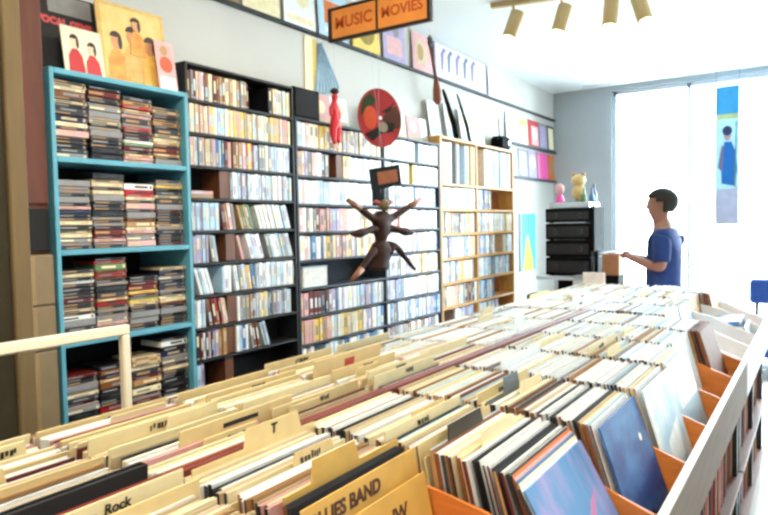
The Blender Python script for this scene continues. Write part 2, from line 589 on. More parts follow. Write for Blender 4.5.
for i, (a, b) in enumerate(rowsC):
    for (ya, yb), sp in (((C0 + 0.024, CMID - 0.012), a), ((CMID + 0.012, C1 - 0.024), b)):
        side = 'near' if ya < 4.5 else 'far'
        fill(ya, yb, zC[i], AX - 0.004, sp, 'book', 'book', 'book', f'pine bookcase {side} column', ORD[i], 0.022, 0.036, hC[i], 0.12, 300, False)

if LEFTOVER:
    b = MB()
    for me, mx in LEFTOVER:
        idx = [b.slot(m) for m in me.materials]
        n = len(b.v)
        b.v += [tuple(mx @ v.co) for v in me.vertices]
        for p in me.polygons:
            b.f.append(tuple(i + n for i in p.vertices))
            b.mi.append(idx[p.material_index])
    tag(b.build('disc_cases'), 'remaining rows of discs low down and far along the two dark racks', 'cd cases', None, 'stuff')

# ------------------------------------------------------------------ teal cabinet with flat stacks of jewel cases
T0, T1, TX = 1.155, 1.705, -2.05
zT = [1.745, 1.44, 1.135, 0.83]
tc = rack('teal_cabinet', 'teal painted cabinet of four shelves packed with stacked jewel cases', T0, T1, 0.812, 2.03, TX, 0.32, zT, teal_m, M('dark_backing', (0.06, 0.06, 0.07), 0.8, 0.1, 10), (), th=0.018, side=0.016)
b = MB()
b.span((-2.39, 1.15, 0.0), (-2.07, 1.71, 0.80), black_m, 0.004)
b.span((-2.395, 1.145, 0.80), (-2.06, 1.715, 0.811), black_m, 0.002)
b.span((-2.069, 1.17, 0.05), (-2.062, 1.425, 0.77), blackback_m, 0.002)
b.span((-2.069, 1.435, 0.05), (-2.062, 1.69, 0.77), blackback_m, 0.002)
tag(b.build('base_cupboard'), 'low black cupboard carrying the teal cabinet', 'cupboard')  # its black stands in for the shadow below the teal cabinet
JP = {
    'a': ['charcoal', 'dark', 'grey', 'charcoal', 'beige', 'dark', 'brown', 'grey', 'navy', 'dark'],
    'b': ['charcoal', 'grey', 'beige', 'dark', 'maroon', 'dark', 'charcoal', 'grey', 'charcoal'],
    'c': ['grey', 'maroon', 'pink', 'tan', 'brown', 'charcoal', 'dark', 'red', 'dark'],
    'd': ['dark', 'charcoal', 'grey', 'dark', 'tan', 'maroon', 'beige', 'charcoal'],
}
JC = {}


def jewel_mesh(col, t):
    if (col, t) not in JC:
        b = MB()
        b.box((-0.0625, 0, t / 2), (0.125, 0.121, t * 0.94), CM(col, 'plastic'), None, 0.0012)
        s = CM(random.choice(['beige', 'tan', 'charcoal', 'grey', 'dark', 'grey', 'cream']), 'paper')
        b.box((0.0002, -0.02 + random.uniform(-0.015, 0.03), t / 2), (0.001, 0.055, t * 0.35), s)
        b.box((0.0002, 0.05, t / 2), (0.001, 0.008, t * 0.5), s)
        JC[(col, t)] = b.mesh('jewel')
    return JC[(col, t)]


fillT = [(0.96, 0.95, 0.93, 0.86), (0.88, 0.92, 0.82, 0.90), (0.84, 0.96, 0.72, 0.80), (0.68, 0.72, 0.76, 0.92)]
NTH = ['first', 'second', 'third', 'fourth']
for r in range(4):
    topz = (2.03 if r == 0 else zT[r - 1]) - 0.02
    for c in range(4):
        yc = T0 + 0.016 + 0.0645 + c * 0.1295
        z = zT[r] + 0.0006
        lim = zT[r] + (topz - zT[r]) * fillT[r][c]
        pal = JP['abcd'[(c + (r // 2)) % 4]]
        while True:
            t = random.choice([0.0105, 0.0105, 0.0105, 0.0155, 0.022])
            if z + t > lim:
                break
            col = random.choice(pal) if random.random() < 0.9 else random.choice(['cream', 'yellow', 'pink', 'green', 'white'])
            o = link('jewel_case', jewel_mesh(col, t), None, (TX - 0.02 - random.uniform(0, 0.012), yc + random.uniform(-0.002, 0.002), z), (0, 0, random.uniform(-0.006, 0.006)))
            tag(o, f'{col} jewel case in the {NTH[c]} stack on the {ORD[r]} shelf of the teal cabinet', 'jewel case',
                f'jewel cases in the {NTH[c]} stack on the {ORD[r]} teal shelf')
            z += t + 0.0003

# ------------------------------------------------------------------ record browsers
XB = -0.912          # spine board between the two rows
PITCH = 0.343
DIV = [1.03 + PITCH * k for k in range(-3, 7)]        # dividers of the near browsers
DIV2 = [3.125 + PITCH * k for k in range(0, 5)]       # dividers of the far browsers
BINZ = 0.762


def browser(name, label, divs, sgn, rim_m, fascia, div_m=None):
    """sgn +1: rim towards the aisle (+x); -1: rim towards the wall"""
    y0, y1 = divs[0] - 0.010, divs[-1] + 0.010
    xr = XB + sgn * 0.664
    t = thing(name, label, 'record browser', (XB + sgn * 0.32, (y0 + y1) / 2, 0))
    ox, oy = XB + sgn * 0.32, (y0 + y1) / 2

    def P(nm, a, b, m, bev=0.002):
        MB().span((a[0] - ox, a[1] - oy, a[2]), (b[0] - ox, b[1] - oy, b[2]), m, bev).build(nm, t)
    P('bin_bottom', (XB + sgn * 0.012, y0, 0.742), (xr - sgn * 0.0165, y1, 0.760), orange_wood)
    P('rim_board', (xr - sgn * 0.016, y0, 0.742), (xr, y1, 0.905), fascia)
    P('rim_cap', (xr - sgn * 0.017, y0, 0.9055), (xr + sgn * 0.002, y1, 0.912), rim_m)
    P('spine_board', (XB + sgn * 0.002, y0, 0.742), (XB + sgn * 0.012, y1, 1.088 if y0 < 1 else 1.05), mahog)
    for y in divs:
        X0 = XB + sgn * 0.0125
        X1 = xr - sgn * 0.0165
        prof = [(X0, 0.7605), (X1, 0.7605), (X1, 0.900), (XB + sgn * 0.56, 0.932), (XB + sgn * 0.43, 0.99), (XB + sgn * 0.33, 1.01), (X0, 1.045)]
        b = MB()
        b.prism_y([(p[0] - ox, p[1]) for p in prof], y - 0.004 - oy, y + 0.004 - oy, div_m or orange_wood)
        b.build('divider', t)
    for y in (y0 + 0.04, (y0 + y1) / 2, y1 - 0.04):
        P('leg', (xr - sgn * 0.07, y - 0.025, 0.0), (xr - sgn * 0.03, y + 0.025, 0.741), black_m)
        P('leg', (XB + sgn * 0.02, y - 0.025, 0.0), (XB + sgn * 0.06, y + 0.025, 0.741), black_m)
    P('lower_shelf', (XB + sgn * 0.07, y0, 0.10), (xr - sgn * 0.012, y1, 0.115), wood_m)
    P('lower_shelf', (XB + sgn * 0.07, y0, 0.405), (xr - sgn * 0.012, y1, 0.42), wood_m)
    return t


fascia_m = M('fascia_board', (0.50, 0.45, 0.42), 0.9, 0.08, 8, stretch=(6, 0.7, 6))
browser('record_browser', 'long aisle-side record bin with a white capped rim and orange dividers', DIV, 1, rimw, fascia_m)
browser('record_browser', 'long wall-side record bin in front of the teal cabinet and dark racks', DIV, -1, rimw, fascia_m)
browser('record_browser', 'short aisle-side record bin at the window end holding the disc tray', DIV2, 1, whitemet, M('white_fascia', (0.86, 0.88, 0.90), 0.5, 0.04, 8), M('white_fascia'))  # dividers white as well, window overexposure put into their colour
browser('record_browser', 'short wall-side record bin at the window end near the pine bookcase', DIV2, -1, whitemet, fascia_m)

SL = {}
SLEEVE_T = (0.0035, 0.0055, 0.008)


SPINES = ['brown', 'tan', 'maroon', 'brown', 'charcoal', 'dark', 'dark', 'brown']


def sleeve_mesh(c, t, edge=None):
    """LP sleeve: cover faces +x, width along y, base at z=0, thickness from 0 to -t in x"""
    edge = edge or random.choice(SPINES)
    if (c, t, edge) not in SL:
        m = CM(c, 'paper')
        b = MB()
        b.box((-t * 0.12, 0, 0.1565), (t * 0.24, 0.313, 0.313), m)
        b.box((-t * 0.88, 0, 0.1565), (t * 0.24, 0.313, 0.313), m)
        b.box((-t / 2, -0.1560, 0.1565), (t, 0.0015, 0.3132), CM(edge))
        b.box((-t / 2, 0, 0.001), (t, 0.313, 0.002), m)
        b.box((-t / 2, 0.001, 0.1555), (t * 0.5, 0.306, 0.307), inner_m if c not in ('dark', 'charcoal') else CM('charcoal'))
        SL[(c, t, edge)] = b.mesh('sleeve')
    return SL[(c, t, edge)]


LPW = ['white', 'white', 'white', 'cream', 'cream', 'cream', 'beige', 'beige', 'white', 'pink', 'cream', 'cream', 'white', 'tan', 'charcoal', 'maroon']
LPF = ['white', 'white', 'white', 'white', 'white', 'white', 'pale blue', 'white', 'cream', 'white', 'grey', 'white', 'tan']  # mostly white, window glare on the far sleeves put into the colour
LPR = ['white', 'white', 'cream', 'cream', 'white', 'beige', 'white', 'pale blue', 'white', 'cream', 'brown', 'dark']
slots = []     # (distance, mesh, loc, rot, label, group)
cards = []


def ang(th, sgn):
    return (0, -th * sgn, 0) if sgn > 0 else (0, -th * sgn, PI)


def stack(sgn, ya, yb, d0, d1, pal, binname, th0, th1, pitch, laid=(), pw=1.6, dz=0.006, cardp=0.07):
    """sleeves standing from d0 to d1 metres in front of the spine board, leaning back more towards the front"""
    yc = (ya + yb) / 2
    L = d1 - d0
    n = max(1, int(L / pitch))
    k = 0
    d = d0
    while d < d1:
        f = (d - d0) / L
        th = th0 + (th1 - th0) * f ** pw
        t = random.choice(SLEEVE_T)
        if t > pitch * 0.6:
            t = SLEEVE_T[0] if pitch < 0.009 else t
        slack = (yb - ya - 0.008 - 0.313) / 2
        loc = (XB + sgn * d, yc + random.uniform(-slack, slack) * 0.8, BINZ + random.uniform(0, dz))
        c = random.choice(pal)
        if random.random() < cardp and (d < 0.46 or sgn < 0):
            cards.append((sgn, d, yc, th, binname))
        else:
            rz = 0 if sgn > 0 else PI
            me = sleeve_mesh(c, t)
            slots.append((math.hypot(loc[0], loc[1]) * (1.0 if sgn > 0 else 1.35), me, loc, (0, -th, rz) , f'{c} record sleeve in {binname}', f'record sleeves in {binname}'))
        d += pitch * random.uniform(0.8, 1.3)


R = math.radians
# aisle-side row, bin by bin from the near end
AS = 'the aisle-side bin'
names_r = {
    -3: 'the aisle-side bin at the very near end', -2: 'the aisle-side bin before the golden cards', -1: 'the aisle-side bin with the golden written cards',
    0: 'the aisle-side bin fronted by the light blue and pink sleeve', 1: 'the aisle-side bin fronted by the deep blue sleeve',
    2: 'the aisle-side bin fronted by the frosty pale sleeve', 3: 'the aisle-side bin after the frosty pale sleeve',
    4: 'the second aisle-side bin after the frosty sleeve', 5: 'the last aisle-side bin before the disc tray',
}
spec_r = {   # d0, d1, palette, th0, th1, pitch
    -2: (0.03, 0.34, LPW, 2, 9, 0.0105), -1: (0.03, 0.268, LPW, 2, 7, 0.0105), 0: (0.03, 0.565, LPR, 2, 18, 0.0110),
    1: (0.03, 0.610, LPR, 2, 18, 0.0110), 2: (0.03, 0.615, LPF, 2, 16.5, 0.0115), 3: (0.03, 0.615, LPF, 2, 15, 0.0125),
    4: (0.03, 0.57, LPF, 2, 15, 0.0125), 5: (0.03, 0.565, LPF, 2, 15, 0.0125),
}
for k, (d0, d1, pal, a, bb, p) in spec_r.items():
    stack(1, 1.03 + PITCH * k, 1.03 + PITCH * (k + 1), d0, d1, pal, names_r[k], R(a), R(bb), p, cardp=0.05)
names_l = {-3: 'the wall-side bin at the very near end', -2: 'the wall-side bin beside the dark drape', -1: 'the wall-side bin before the white tube frame',
           0: 'the wall-side bin before the teal cabinet', 1: 'the wall-side bin with the red-labelled card', 2: 'the wall-side bin before the black rack',
           3: 'the wall-side bin at the near half of the slate rack', 4: 'the wall-side bin under the hanging carved figure', 5: 'the wall-side bin at the far half of the slate rack'}
for k in range(-2, 6):
    stack(-1, 1.03 + PITCH * k, 1.03 + PITCH * (k + 1), 0.03, 0.55, LPW if k < 3 else LPF, names_l[k], R(2), R(14), 0.0130, cardp=0.14 if k < 3 else 0.08)
stack(1, DIV[-2], DIV[-1], 0.575, 0.622, ['brown', 'maroon', 'charcoal', 'brown'], names_r[5], R(15.2), R(17), 0.0105, cardp=0)
fn = ['the first', 'the second', 'the third', 'the last']
for k in range(4):
    stack(1, DIV2[k], DIV2[k + 1], 0.03, 0.40 if k < 3 else 0.45, LPF, f'{fn[k]} aisle-side bin of the window end', R(2), R(12), 0.0130, cardp=0.05)
    stack(-1, DIV2[k], DIV2[k + 1], 0.03, 0.55, LPF, f'{fn[k]} wall-side bin of the window end', R(2), R(14), 0.0130, cardp=0.05)
slots.sort(key=lambda s: s[0])
INDIV = 285
for s in slots[:INDIV]:
    tag(link('record_sleeve', s[1], None, s[2], s[3]), s[4], 'record', s[5])
b = MB()
for s in slots[INDIV:]:
    mx = Matrix.Translation(s[2]) @ Euler(s[3]).to_matrix().to_4x4()
    idx = [b.slot(m) for m in s[1].materials]
    n = len(b.v)
    b.v += [tuple(mx @ v.co) for v in s[1].vertices]
    for p in s[1].polygons:
        b.f.append(tuple(i + n for i in p.vertices))
        b.mi.append(idx[p.material_index])
# sleeves filed spine out on the two low shelves under the aisle side
for z in (0.116, 0.4205):
    y = 0.6
    while y < 4.3:
        t = random.choice([0.006, 0.009, 0.014, 0.02])
        if random.random() < 0.04:
            y += 0.04
        c = random.choice(['brown', 'maroon', 'dark', 'brown', 'maroon', 'red', 'charcoal', 'tan', 'pink'])
        hh = 0.275
        b.box((-0.43 + random.uniform(-0.015, 0.0), y + t / 2, z + hh / 2), (0.275, t * 0.9, hh), CM(c))
        y += t + 0.0005
rest = tag(b.build('record_sleeves'), 'remaining record sleeves packed in the far bins and on the low shelves', 'records', None, 'stuff')

# ------------------------------------------------------------------ cover faces printed with shapes
def cover(name, w, h, t, base, shapes, label, cat, loc, rot, group=None, smooth=False):
    """flat printed board: front faces +x, base at z=0; shapes = (polygon in (y, z) as fractions of w and h, material)"""
    b = MB()
    b.box((-t / 2, 0, h / 2), (t, w, h), base, None, 0.001)
    for i, (poly, m) in enumerate(shapes):
        b.prism([(p[0] * w, p[1] * h) for p in poly], 0.0, 0.0004 + 0.0003 * i, m)
    return tag(b.build(name, None, loc, rot), label, cat, group)


def rect(y0, z0, y1, z1):
    return [(y0, z0), (y1, z0), (y1, z1), (y0, z1)]


lp_blue = M('sleeve_lightblue_print', (0.30, 0.52, 0.74), 0.6, 0.1, 7, rgb2=(0.62, 0.56, 0.78), thresh=(0.42, 0.72), stretch=(1, 2.2, 1))
lp_deep = M('sleeve_deepblue_print', (0.05, 0.22, 0.50), 0.6, 0.1, 6, rgb2=(0.25, 0.50, 0.74), thresh=(0.40, 0.75), stretch=(1, 1, 2.0))
lp_frost = M('sleeve_frost_print', (0.66, 0.79, 0.87), 0.5, 0.1, 8, rgb2=(0.95, 0.96, 0.96), thresh=(0.35, 0.65))
pk = CM('pink')
wht = CM('white')
yk = lambda k: 1.03 + PITCH * (k + 0.5)
# laid-back sleeves at the front of the bins
cover('record_sleeve', 0.313, 0.313, 0.005, lp_blue, [([(-0.4, 0.30), (0.1, 0.52), (0.35, 0.72), (0.2, 0.68), (-0.1, 0.50)], M('rose_print', (0.72, 0.45, 0.66), 0.6)), ([(-0.3, 0.15), (0.3, 0.4), (0.1, 0.36)], M('rose_print'))],
      'light blue sleeve with pink streaks laid back at the front of its bin', 'record', (-0.266, yk(0), BINZ + 0.002), (0, -R(29), 0))
laid = [('white', 0.011), ('cream', 0.008), ('blue', 0.008), ('pink', 0.011), ('orange', 0.008), ('dark', 0.011)]
for i, (c, t) in enumerate(laid):
    o = link('record_sleeve', sleeve_mesh(c, SLEEVE_T[2]), None, (-0.279 - i * 0.0115, yk(0) + random.uniform(-0.004, 0.004), BINZ + 0.002 + 0.001 * i), (0, -R(28.0 - 1.5 * i), 0))
    tag(o, f'{c} sleeve lying back behind the light blue and pink sleeve', 'record', 'sleeves laid back behind the light blue one')
cover('record_sleeve', 0.313, 0.313, 0.005, lp_deep, [([(-0.25, 0.0), (0.1, 0.0), (0.18, 0.16), (0.0, 0.27), (-0.22, 0.18)], CM('navy')), (ell(0.28, 0.72, 0.03, 0.03), wht)],
      'deep blue sleeve with a dark patch near its foot at the front of its bin', 'record', (-0.284, yk(1), BINZ + 0.002), (0, -R(19), 0))
cover('record_sleeve', 0.313, 0.313, 0.005, lp_frost, [([(-0.3, 0.2), (0.2, 0.3), (0.3, 0.6), (-0.2, 0.5)], wht), (ell(0.2, 0.2, 0.1, 0.08), CM('pale blue'))],
      'frosty pale blue and white sleeve at the front of its bin', 'record', (-0.280, yk(2), BINZ + 0.002), (0, -R(17), 0))
cover('record_sleeve', 0.313, 0.313, 0.005, M('sleeve_ice_print', (0.70, 0.82, 0.88), 0.4, 0.08, 5), [(rect(-0.42, 0.55, 0.42, 0.9), wht)],
      'ice blue sleeve with a white upper band beyond the frosty pale one', 'record', (-0.286, yk(3), BINZ + 0.002), (0, -R(17), 0))


# ------------------------------------------------------------------ divider cards
CARDM = {}


def card_parts(h, m, tabw, taby):
    key = (h, m.name, tabw, taby)
    if key not in CARDM:
        b = MB()
        w, t = 0.322, 0.0022
        if tabw >= w:
            b.box((-t / 2, 0, h / 2), (t, w, h), m, None, 0.0008)
        else:
            zt = h - 0.035
            b.prism([(-w / 2, 0), (w / 2, 0), (w / 2, zt), (taby + tabw / 2, zt), (taby + tabw / 2 - 0.008, h), (taby - tabw / 2 + 0.008, h), (taby - tabw / 2, zt), (-w / 2, zt)], -t, 0, m)
        CARDM[key] = b.mesh('card')
    return CARDM[key]


def card(sgn, d, yc, th, h, m, label, group=None, tabw=0.4, taby=0.0):
    rz = 0 if sgn > 0 else PI
    o = link('divider_card', card_parts(h, m, tabw, taby), None, (XB + sgn * d, yc, BINZ + 0.001), (0, -th, rz))
    tag(o, label, 'divider card', group)
    return o


# the written cards near the camera
bink = M('brown_ink', (0.30, 0.18, 0.12), 0.7)


def write(o, body, size, m, y, z, bold=0.0, sgn=1):
    """hand lettering on the face of a card turned to the aisle"""
    rot = (PI / 2, 0, PI / 2) if sgn > 0 else (PI / 2, 0, -PI / 2)
    text_part(body, size, m, o, (0.0006 if sgn > 0 else -0.0028, y, z), rot, 'lettering', 0.0004, 'CENTER', 0.15, bold)


o = card(1, 0.340, yk(-1), R(9), 0.328, goldcard_m, 'golden card lettered with a bold dark title standing before black sleeves')
write(o, 'BLUES BAND', 0.032, bink, -0.055, 0.300, 0.0012)
o = card(1, 0.368, yk(-1), R(12), 0.288, goldcard_m, 'golden card with one short scrawl at the front of its bin')
write(o, 'JW', 0.036, bink, 0.06, 0.245, 0.001)
o = card(1, 0.272, yk(-1) + 0.02, R(6), 0.362, goldcard_m, 'half-width golden tab card rising behind the black sleeves', None, 0.13, -0.03)
o = card(1, 0.075, yk(-2), R(3), 0.350, card2_m, 'ivory card with a black hand-lettered line beside the dark red board')
write(o, 'Misc. - -  Rock', 0.021, ink, 0.0, 0.333, 0.0005)
o = card(1, 0.11, yk(-2) + 0.008, R(4), 0.338, card_m, 'plain manila card just in front of the hand-lettered ivory card')
o = card(1, 0.045, yk(-1) + 0.02, R(3), 0.362, card_m, 'manila card with a small black mark behind pink and white sleeves', None, 0.16, 0.04)
write(o, 'T', 0.026, ink, 0.04, 0.345, 0.001)
card(1, 0.352, yk(0) + 0.003, R(7), 0.346, CM('dark', 'plastic'), 'black half-height divider rising among the cream sleeves', None, 0.16, -0.02)
card(1, 0.300, yk(1), R(6), 0.356, M('slate_plastic', (0.36, 0.40, 0.44), 0.4), 'slate grey tab divider rising above white sleeves', None, 0.10, -0.01)
o = card(-1, 0.13, yk(-1) + 0.1, R(4), 0.350, card_m, 'manila card with a long black slot-shaped mark before the white frame')
MB().box((-0.0026, 0, 0.332), (0.0008, 0.10, 0.010), ink, None, 0.0003).build('printed_mark', o)
o = card(-1, 0.27, yk(1) - 0.05, R(8), 0.378, card_m, 'wide manila card bearing a small red label')
MB().box((-0.0026, 0.0, 0.350), (0.0008, 0.045, 0.022), redink, None, 0.0003).build('printed_label', o)
o = card(-1, 0.10, yk(1), R(4), 0.352, card2_m, 'ivory card with a short dark brown mark below the red-labelled card')
MB().box((-0.0026, 0, 0.338), (0.0008, 0.05, 0.010), ink, None, 0.0003).build('printed_mark', o)
for dd, hh, t2 in ((0.36, 0.334, 11), (0.22, 0.340, 6), (0.42, 0.330, 12)):
    for k in (-2, -1, 0):
        card(-1, dd + 0.01 * k, yk(k) + random.uniform(-0.004, 0.004), R(t2), hh - 0.004 * abs(k), random.choice([card_m, card2_m]), f'plain wide manila card standing tall in {names_l[k]}', f'plain wide cards in {names_l[k]}')
ncard = 0
PENS = {}
for (sgn, d, yc, th, bn) in cards:
    if ncard >= 70:
        break
    ncard += 1
    tab = random.choice([0.4, 0.4, 0.16, 0.12])
    word = 'full-width' if tab > 0.3 else 'tabbed'
    far_ = yc > 1.7
    m = random.choice([card2_m, CM('white')]) if far_ else random.choice([card_m, card2_m, card_m])  # far cards whitened, window glare put into their colour
    cn = 'manila' if m is card_m else 'ivory' if m is card2_m else 'white'
    ty = random.uniform(-0.07, 0.07)
    hc = random.choice([0.324, 0.330, 0.336, 0.342])
    o = card(sgn, d, yc, th, hc, m, f'{word} {cn} divider card in {bn}', f'{word} {cn} divider cards in {bn}', tab, ty)
    if ncard % 2 == 0:      # pen lettering along the top edge
        kk = (sgn, hc, ncard % 3)
        if kk not in PENS:
            pb = MB()
            yy = -0.035
            for q in range(5 + ncard % 3):
                w_ = random.uniform(0.006, 0.012)
                pb.box((0.0003 if sgn > 0 else -0.0025, yy, hc - 0.016 + random.uniform(-0.002, 0.002)), (0.0006, w_ * 0.7, random.uniform(0.008, 0.014)), ink)
                yy += w_
            PENS[kk] = pb.mesh('pen')
        link('lettering', PENS[kk], o, (0, ty if tab < 0.3 else 0.0, 0))
# two thick black sleeves before the golden cards, one in the wall-side row
for d_, t_ in ((0.298, 7.5), (0.3105, 8.2)):
    o = link('record_sleeve', sleeve_mesh('dark', SLEEVE_T[2]), None, (XB + d_, yk(-1), BINZ + 0.012), (0, -R(t_), 0))
    tag(o, 'glossy black sleeve standing right behind the golden written cards', 'record', 'black sleeves behind the golden cards')
o = link('record_sleeve', sleeve_mesh('dark', 0.0195), None, (XB - 0.062, yk(-2) - 0.002, BINZ + 0.032), (0, -R(3), PI))
tag(o, 'thick black boxed record standing against the dark red board by the near end', 'record')
# disc tray at the window end
b = thing('disc_tray', 'white tray of blue cased discs in the window-end bin', 'tray', (-0.40, 3.9825, 0.765))
m = MB()
m.box((0, 0, 0.004), (0.16, 0.31, 0.008), CM('white'))
for s in (-1, 1):
    m.box((s * 0.077, 0, 0.085), (0.006, 0.31, 0.17), CM('white'))
    m.box((0, s * 0.152, 0.085), (0.16, 0.006, 0.17), CM('white'))
m.build('tray_box', b)
for i in range(9):
    c = ['blue', 'navy', 'grey', 'blue', 'pale blue'][i % 5]
    o = link('disc_case', case_mesh(c, 0.016, 0.19, 0.135), None, (-0.332, 3.9825 - 0.145 + i * 0.0325, 0.7745), (0, -0.08, 0))
    tag(o, f'{c} disc case standing in the white tray at the window end', 'cd case', 'disc cases in the white tray')

# ------------------------------------------------------------------ left edge: boxes and wooden cupboard beside the teal cabinet
carton_m = M('carton_board', (0.52, 0.45, 0.34), 0.8, 0.12, 10)
z = 0.0
for i, hgt in enumerate((0.40, 0.42, 0.30, 0.145, 0.165)):
    b = MB()
    b.span((-2.36, 0.995, 0.001), (-2.055, 1.148, hgt - 0.002), carton_m, 0.004)
    b.span((-2.054, 1.06, 0.004), (-2.053, 1.085, hgt - 0.006), M('packing_tape', (0.60, 0.50, 0.34), 0.4))
    o = b.build('carton', None, (0, 0, z))
    tag(o, ['brown carton on the floor under a stack beside the teal cabinet', 'tall brown carton second from the floor beside the teal cabinet', 'brown carton in the middle of the stack beside the teal cabinet',
            'shallow brown carton second from the top of the stack by the drape', 'brown carton on top of the stack under the reddish cupboard'][i], 'carton', 'cartons stacked beside the teal cabinet')
    z += hgt
t = thing('narrow_cupboard', 'narrow reddish wooden cupboard on top of the brown cartons', 'cupboard', (-2.2, 1.07, z))
redwood = M('redwood', (0.36, 0.17, 0.09), 0.5, 0.2, 8, stretch=(6, 6, 0.8))
MB().span((-0.15, -0.075, 0.001), (0.13, 0.078, 0.90), redwood, 0.004).build('body', t)
MB().span((0.131, -0.07, 0.16), (0.140, 0.073, 0.88), redwood, 0.003).build('door', t)
MB().span((0.131, -0.07, 0.01), (0.138, 0.073, 0.145), blackback_m, 0.002).build('drawer', t)

# white tube frame standing in front of the teal cabinet
t = thing('tube_frame', 'white square tube frame standing before the teal cabinet', 'frame', (-1.60, 0.62, 0))
MB().span((-0.012, -0.46, 1.212), (0.012, 0.475, 1.240), whitemet, 0.004).build('top_bar', t)
for y in (-0.46, 0.451):
    MB().span((-0.012, y, 0.02), (0.012, y + 0.024, 1.2115), whitemet, 0.004).build('leg', t)
    MB().span((-0.06, y - 0.002, 0.0), (0.015, y + 0.026, 0.019), whitemet, 0.004).build('foot', t)

# ------------------------------------------------------------------ covers on top of the teal cabinet
skin_ink = M('printed_skin', (0.80, 0.58, 0.42), 0.5)
hair_ink = M('printed_hair', (0.16, 0.10, 0.08), 0.5)
gold_print = M('golden_print', (0.78, 0.62, 0.34), 0.5, 0.12, 22, rgb2=(0.84, 0.72, 0.44))
gold2 = M('amber_print', (0.84, 0.50, 0.20), 0.5, 0.2, 26, rgb2=(0.86, 0.68, 0.34))
palegold = M('straw_print', (0.86, 0.72, 0.42), 0.5, 0.12, 20, rgb2=(0.90, 0.80, 0.54))


def printed_figure(cy, z0, s, robe, out, face=skin_ink):
    out.append(([(cy - 0.16 * s, z0), (cy + 0.17 * s, z0), (cy + 0.13 * s, z0 + 0.30 * s), (cy + 0.05 * s, z0 + 0.40 * s), (cy - 0.06 * s, z0 + 0.40 * s), (cy - 0.14 * s, z0 + 0.28 * s)], robe))
    out.append((ell(cy, z0 + 0.50 * s, 0.075 * s, 0.10 * s), face))
    out.append((ell(cy, z0 + 0.56 * s, 0.085 * s, 0.075 * s, 14, 0, PI), hair_ink))
    out.append((ell(cy + 0.06 * s, z0 + 0.5 * s, 0.03 * s, 0.09 * s), hair_ink))


sh = [(rect(-0.2, 0.76, 0.32, 0.98), CM('grey')), (rect(-0.48, 0.60, 0.46, 0.70), M('red_print', (0.80, 0.30, 0.30), 0.5))]
TT = 2.0305
o = cover('record_sleeve', 0.313, 0.313, 0.006, CM('dark'), sh[:1], 'black sleeve with red lettering leaning on the wall atop the teal cabinet', 'record', (-2.19, 1.325, TT), (0, -R(9), R(0)))
text_part('VOCAL GEMS', 0.034, M('red_print', (0.80, 0.30, 0.30), 0.5), o, (0.0012, -0.008, 0.205), (PI / 2, 0, PI / 2), 'lettering', 0.0004, 'CENTER', 0, 0.0025)
sh = []
printed_figure(-0.2, 0.06, 1.25, M('crimson_print', (0.76, 0.16, 0.20), 0.5), sh, M('pale_skin_print', (0.93, 0.80, 0.68), 0.5))
printed_figure(0.22, 0.0, 1.2, M('crimson_print'), sh, M('pale_skin_print'))
cover('record_sleeve', 0.150, 0.178, 0.005, M('ivory_print', (0.93, 0.88, 0.78), 0.5, 0.05, 8), sh, 'small white sleeve of two red-clad figures in front of the black sleeve', 'record', (-2.125, 1.332, TT), (0, -R(9), 0))
sh = [(rect(-0.44, 0.1, 0.44, 0.95), palegold)]
printed_figure(-0.26, 0.05, 0.95, gold2, sh)
printed_figure(-0.02, 0.12, 1.0, gold_print, sh)
printed_figure(0.24, 0.04, 1.0, M('sun_print', (0.88, 0.62, 0.24), 0.5, 0.1, 26, rgb2=(0.90, 0.76, 0.40)), sh)
printed_figure(0.05, 0.4, 0.75, gold2, sh)
cover('record_sleeve', 0.285, 0.313, 0.006, gold_print, sh, 'golden sleeve printed with four figures leaning atop the teal cabinet', 'record', (-2.13, 1.545, TT), (0, -R(8), -R(2)))
sh = [(ell(0.0, 0.55, 0.34, 0.16), M('orangered_print', (0.85, 0.30, 0.15), 0.5)), (rect(-0.4, 0.02, 0.4, 0.3), CM('white')), (ell(-0.05, 0.82, 0.2, 0.1), CM('tan'))]
cover('record_sleeve', 0.09, 0.20, 0.005, CM('pink'), sh, 'narrow pink cover with an orange spot beside the golden sleeve', 'record', (-2.10, 1.735 - 0.075, TT), (0, -R(8), R(2)))
cover('record_sleeve', 0.16, 0.30, 0.006, CM('charcoal'), [(rect(-0.45, 0.85, 0.45, 0.95), CM('grey'))], 'charcoal sleeve standing behind the golden one on the teal cabinet', 'record', (-2.25, 1.62, TT), (0, -R(10), 0))

# ------------------------------------------------------------------ picture rail covers
def wallcover(y0, y1, z0, z1, base, shapes, label, name='record_sleeve', cat='record', x=-2.373, lean=3, group=None, t=0.005):
    h = z1 - z0
    return cover(name, (y1 - y0), h, t, base, shapes, label, cat, (x, (y0 + y1) / 2, z0), (0, -R(lean), 0), group)


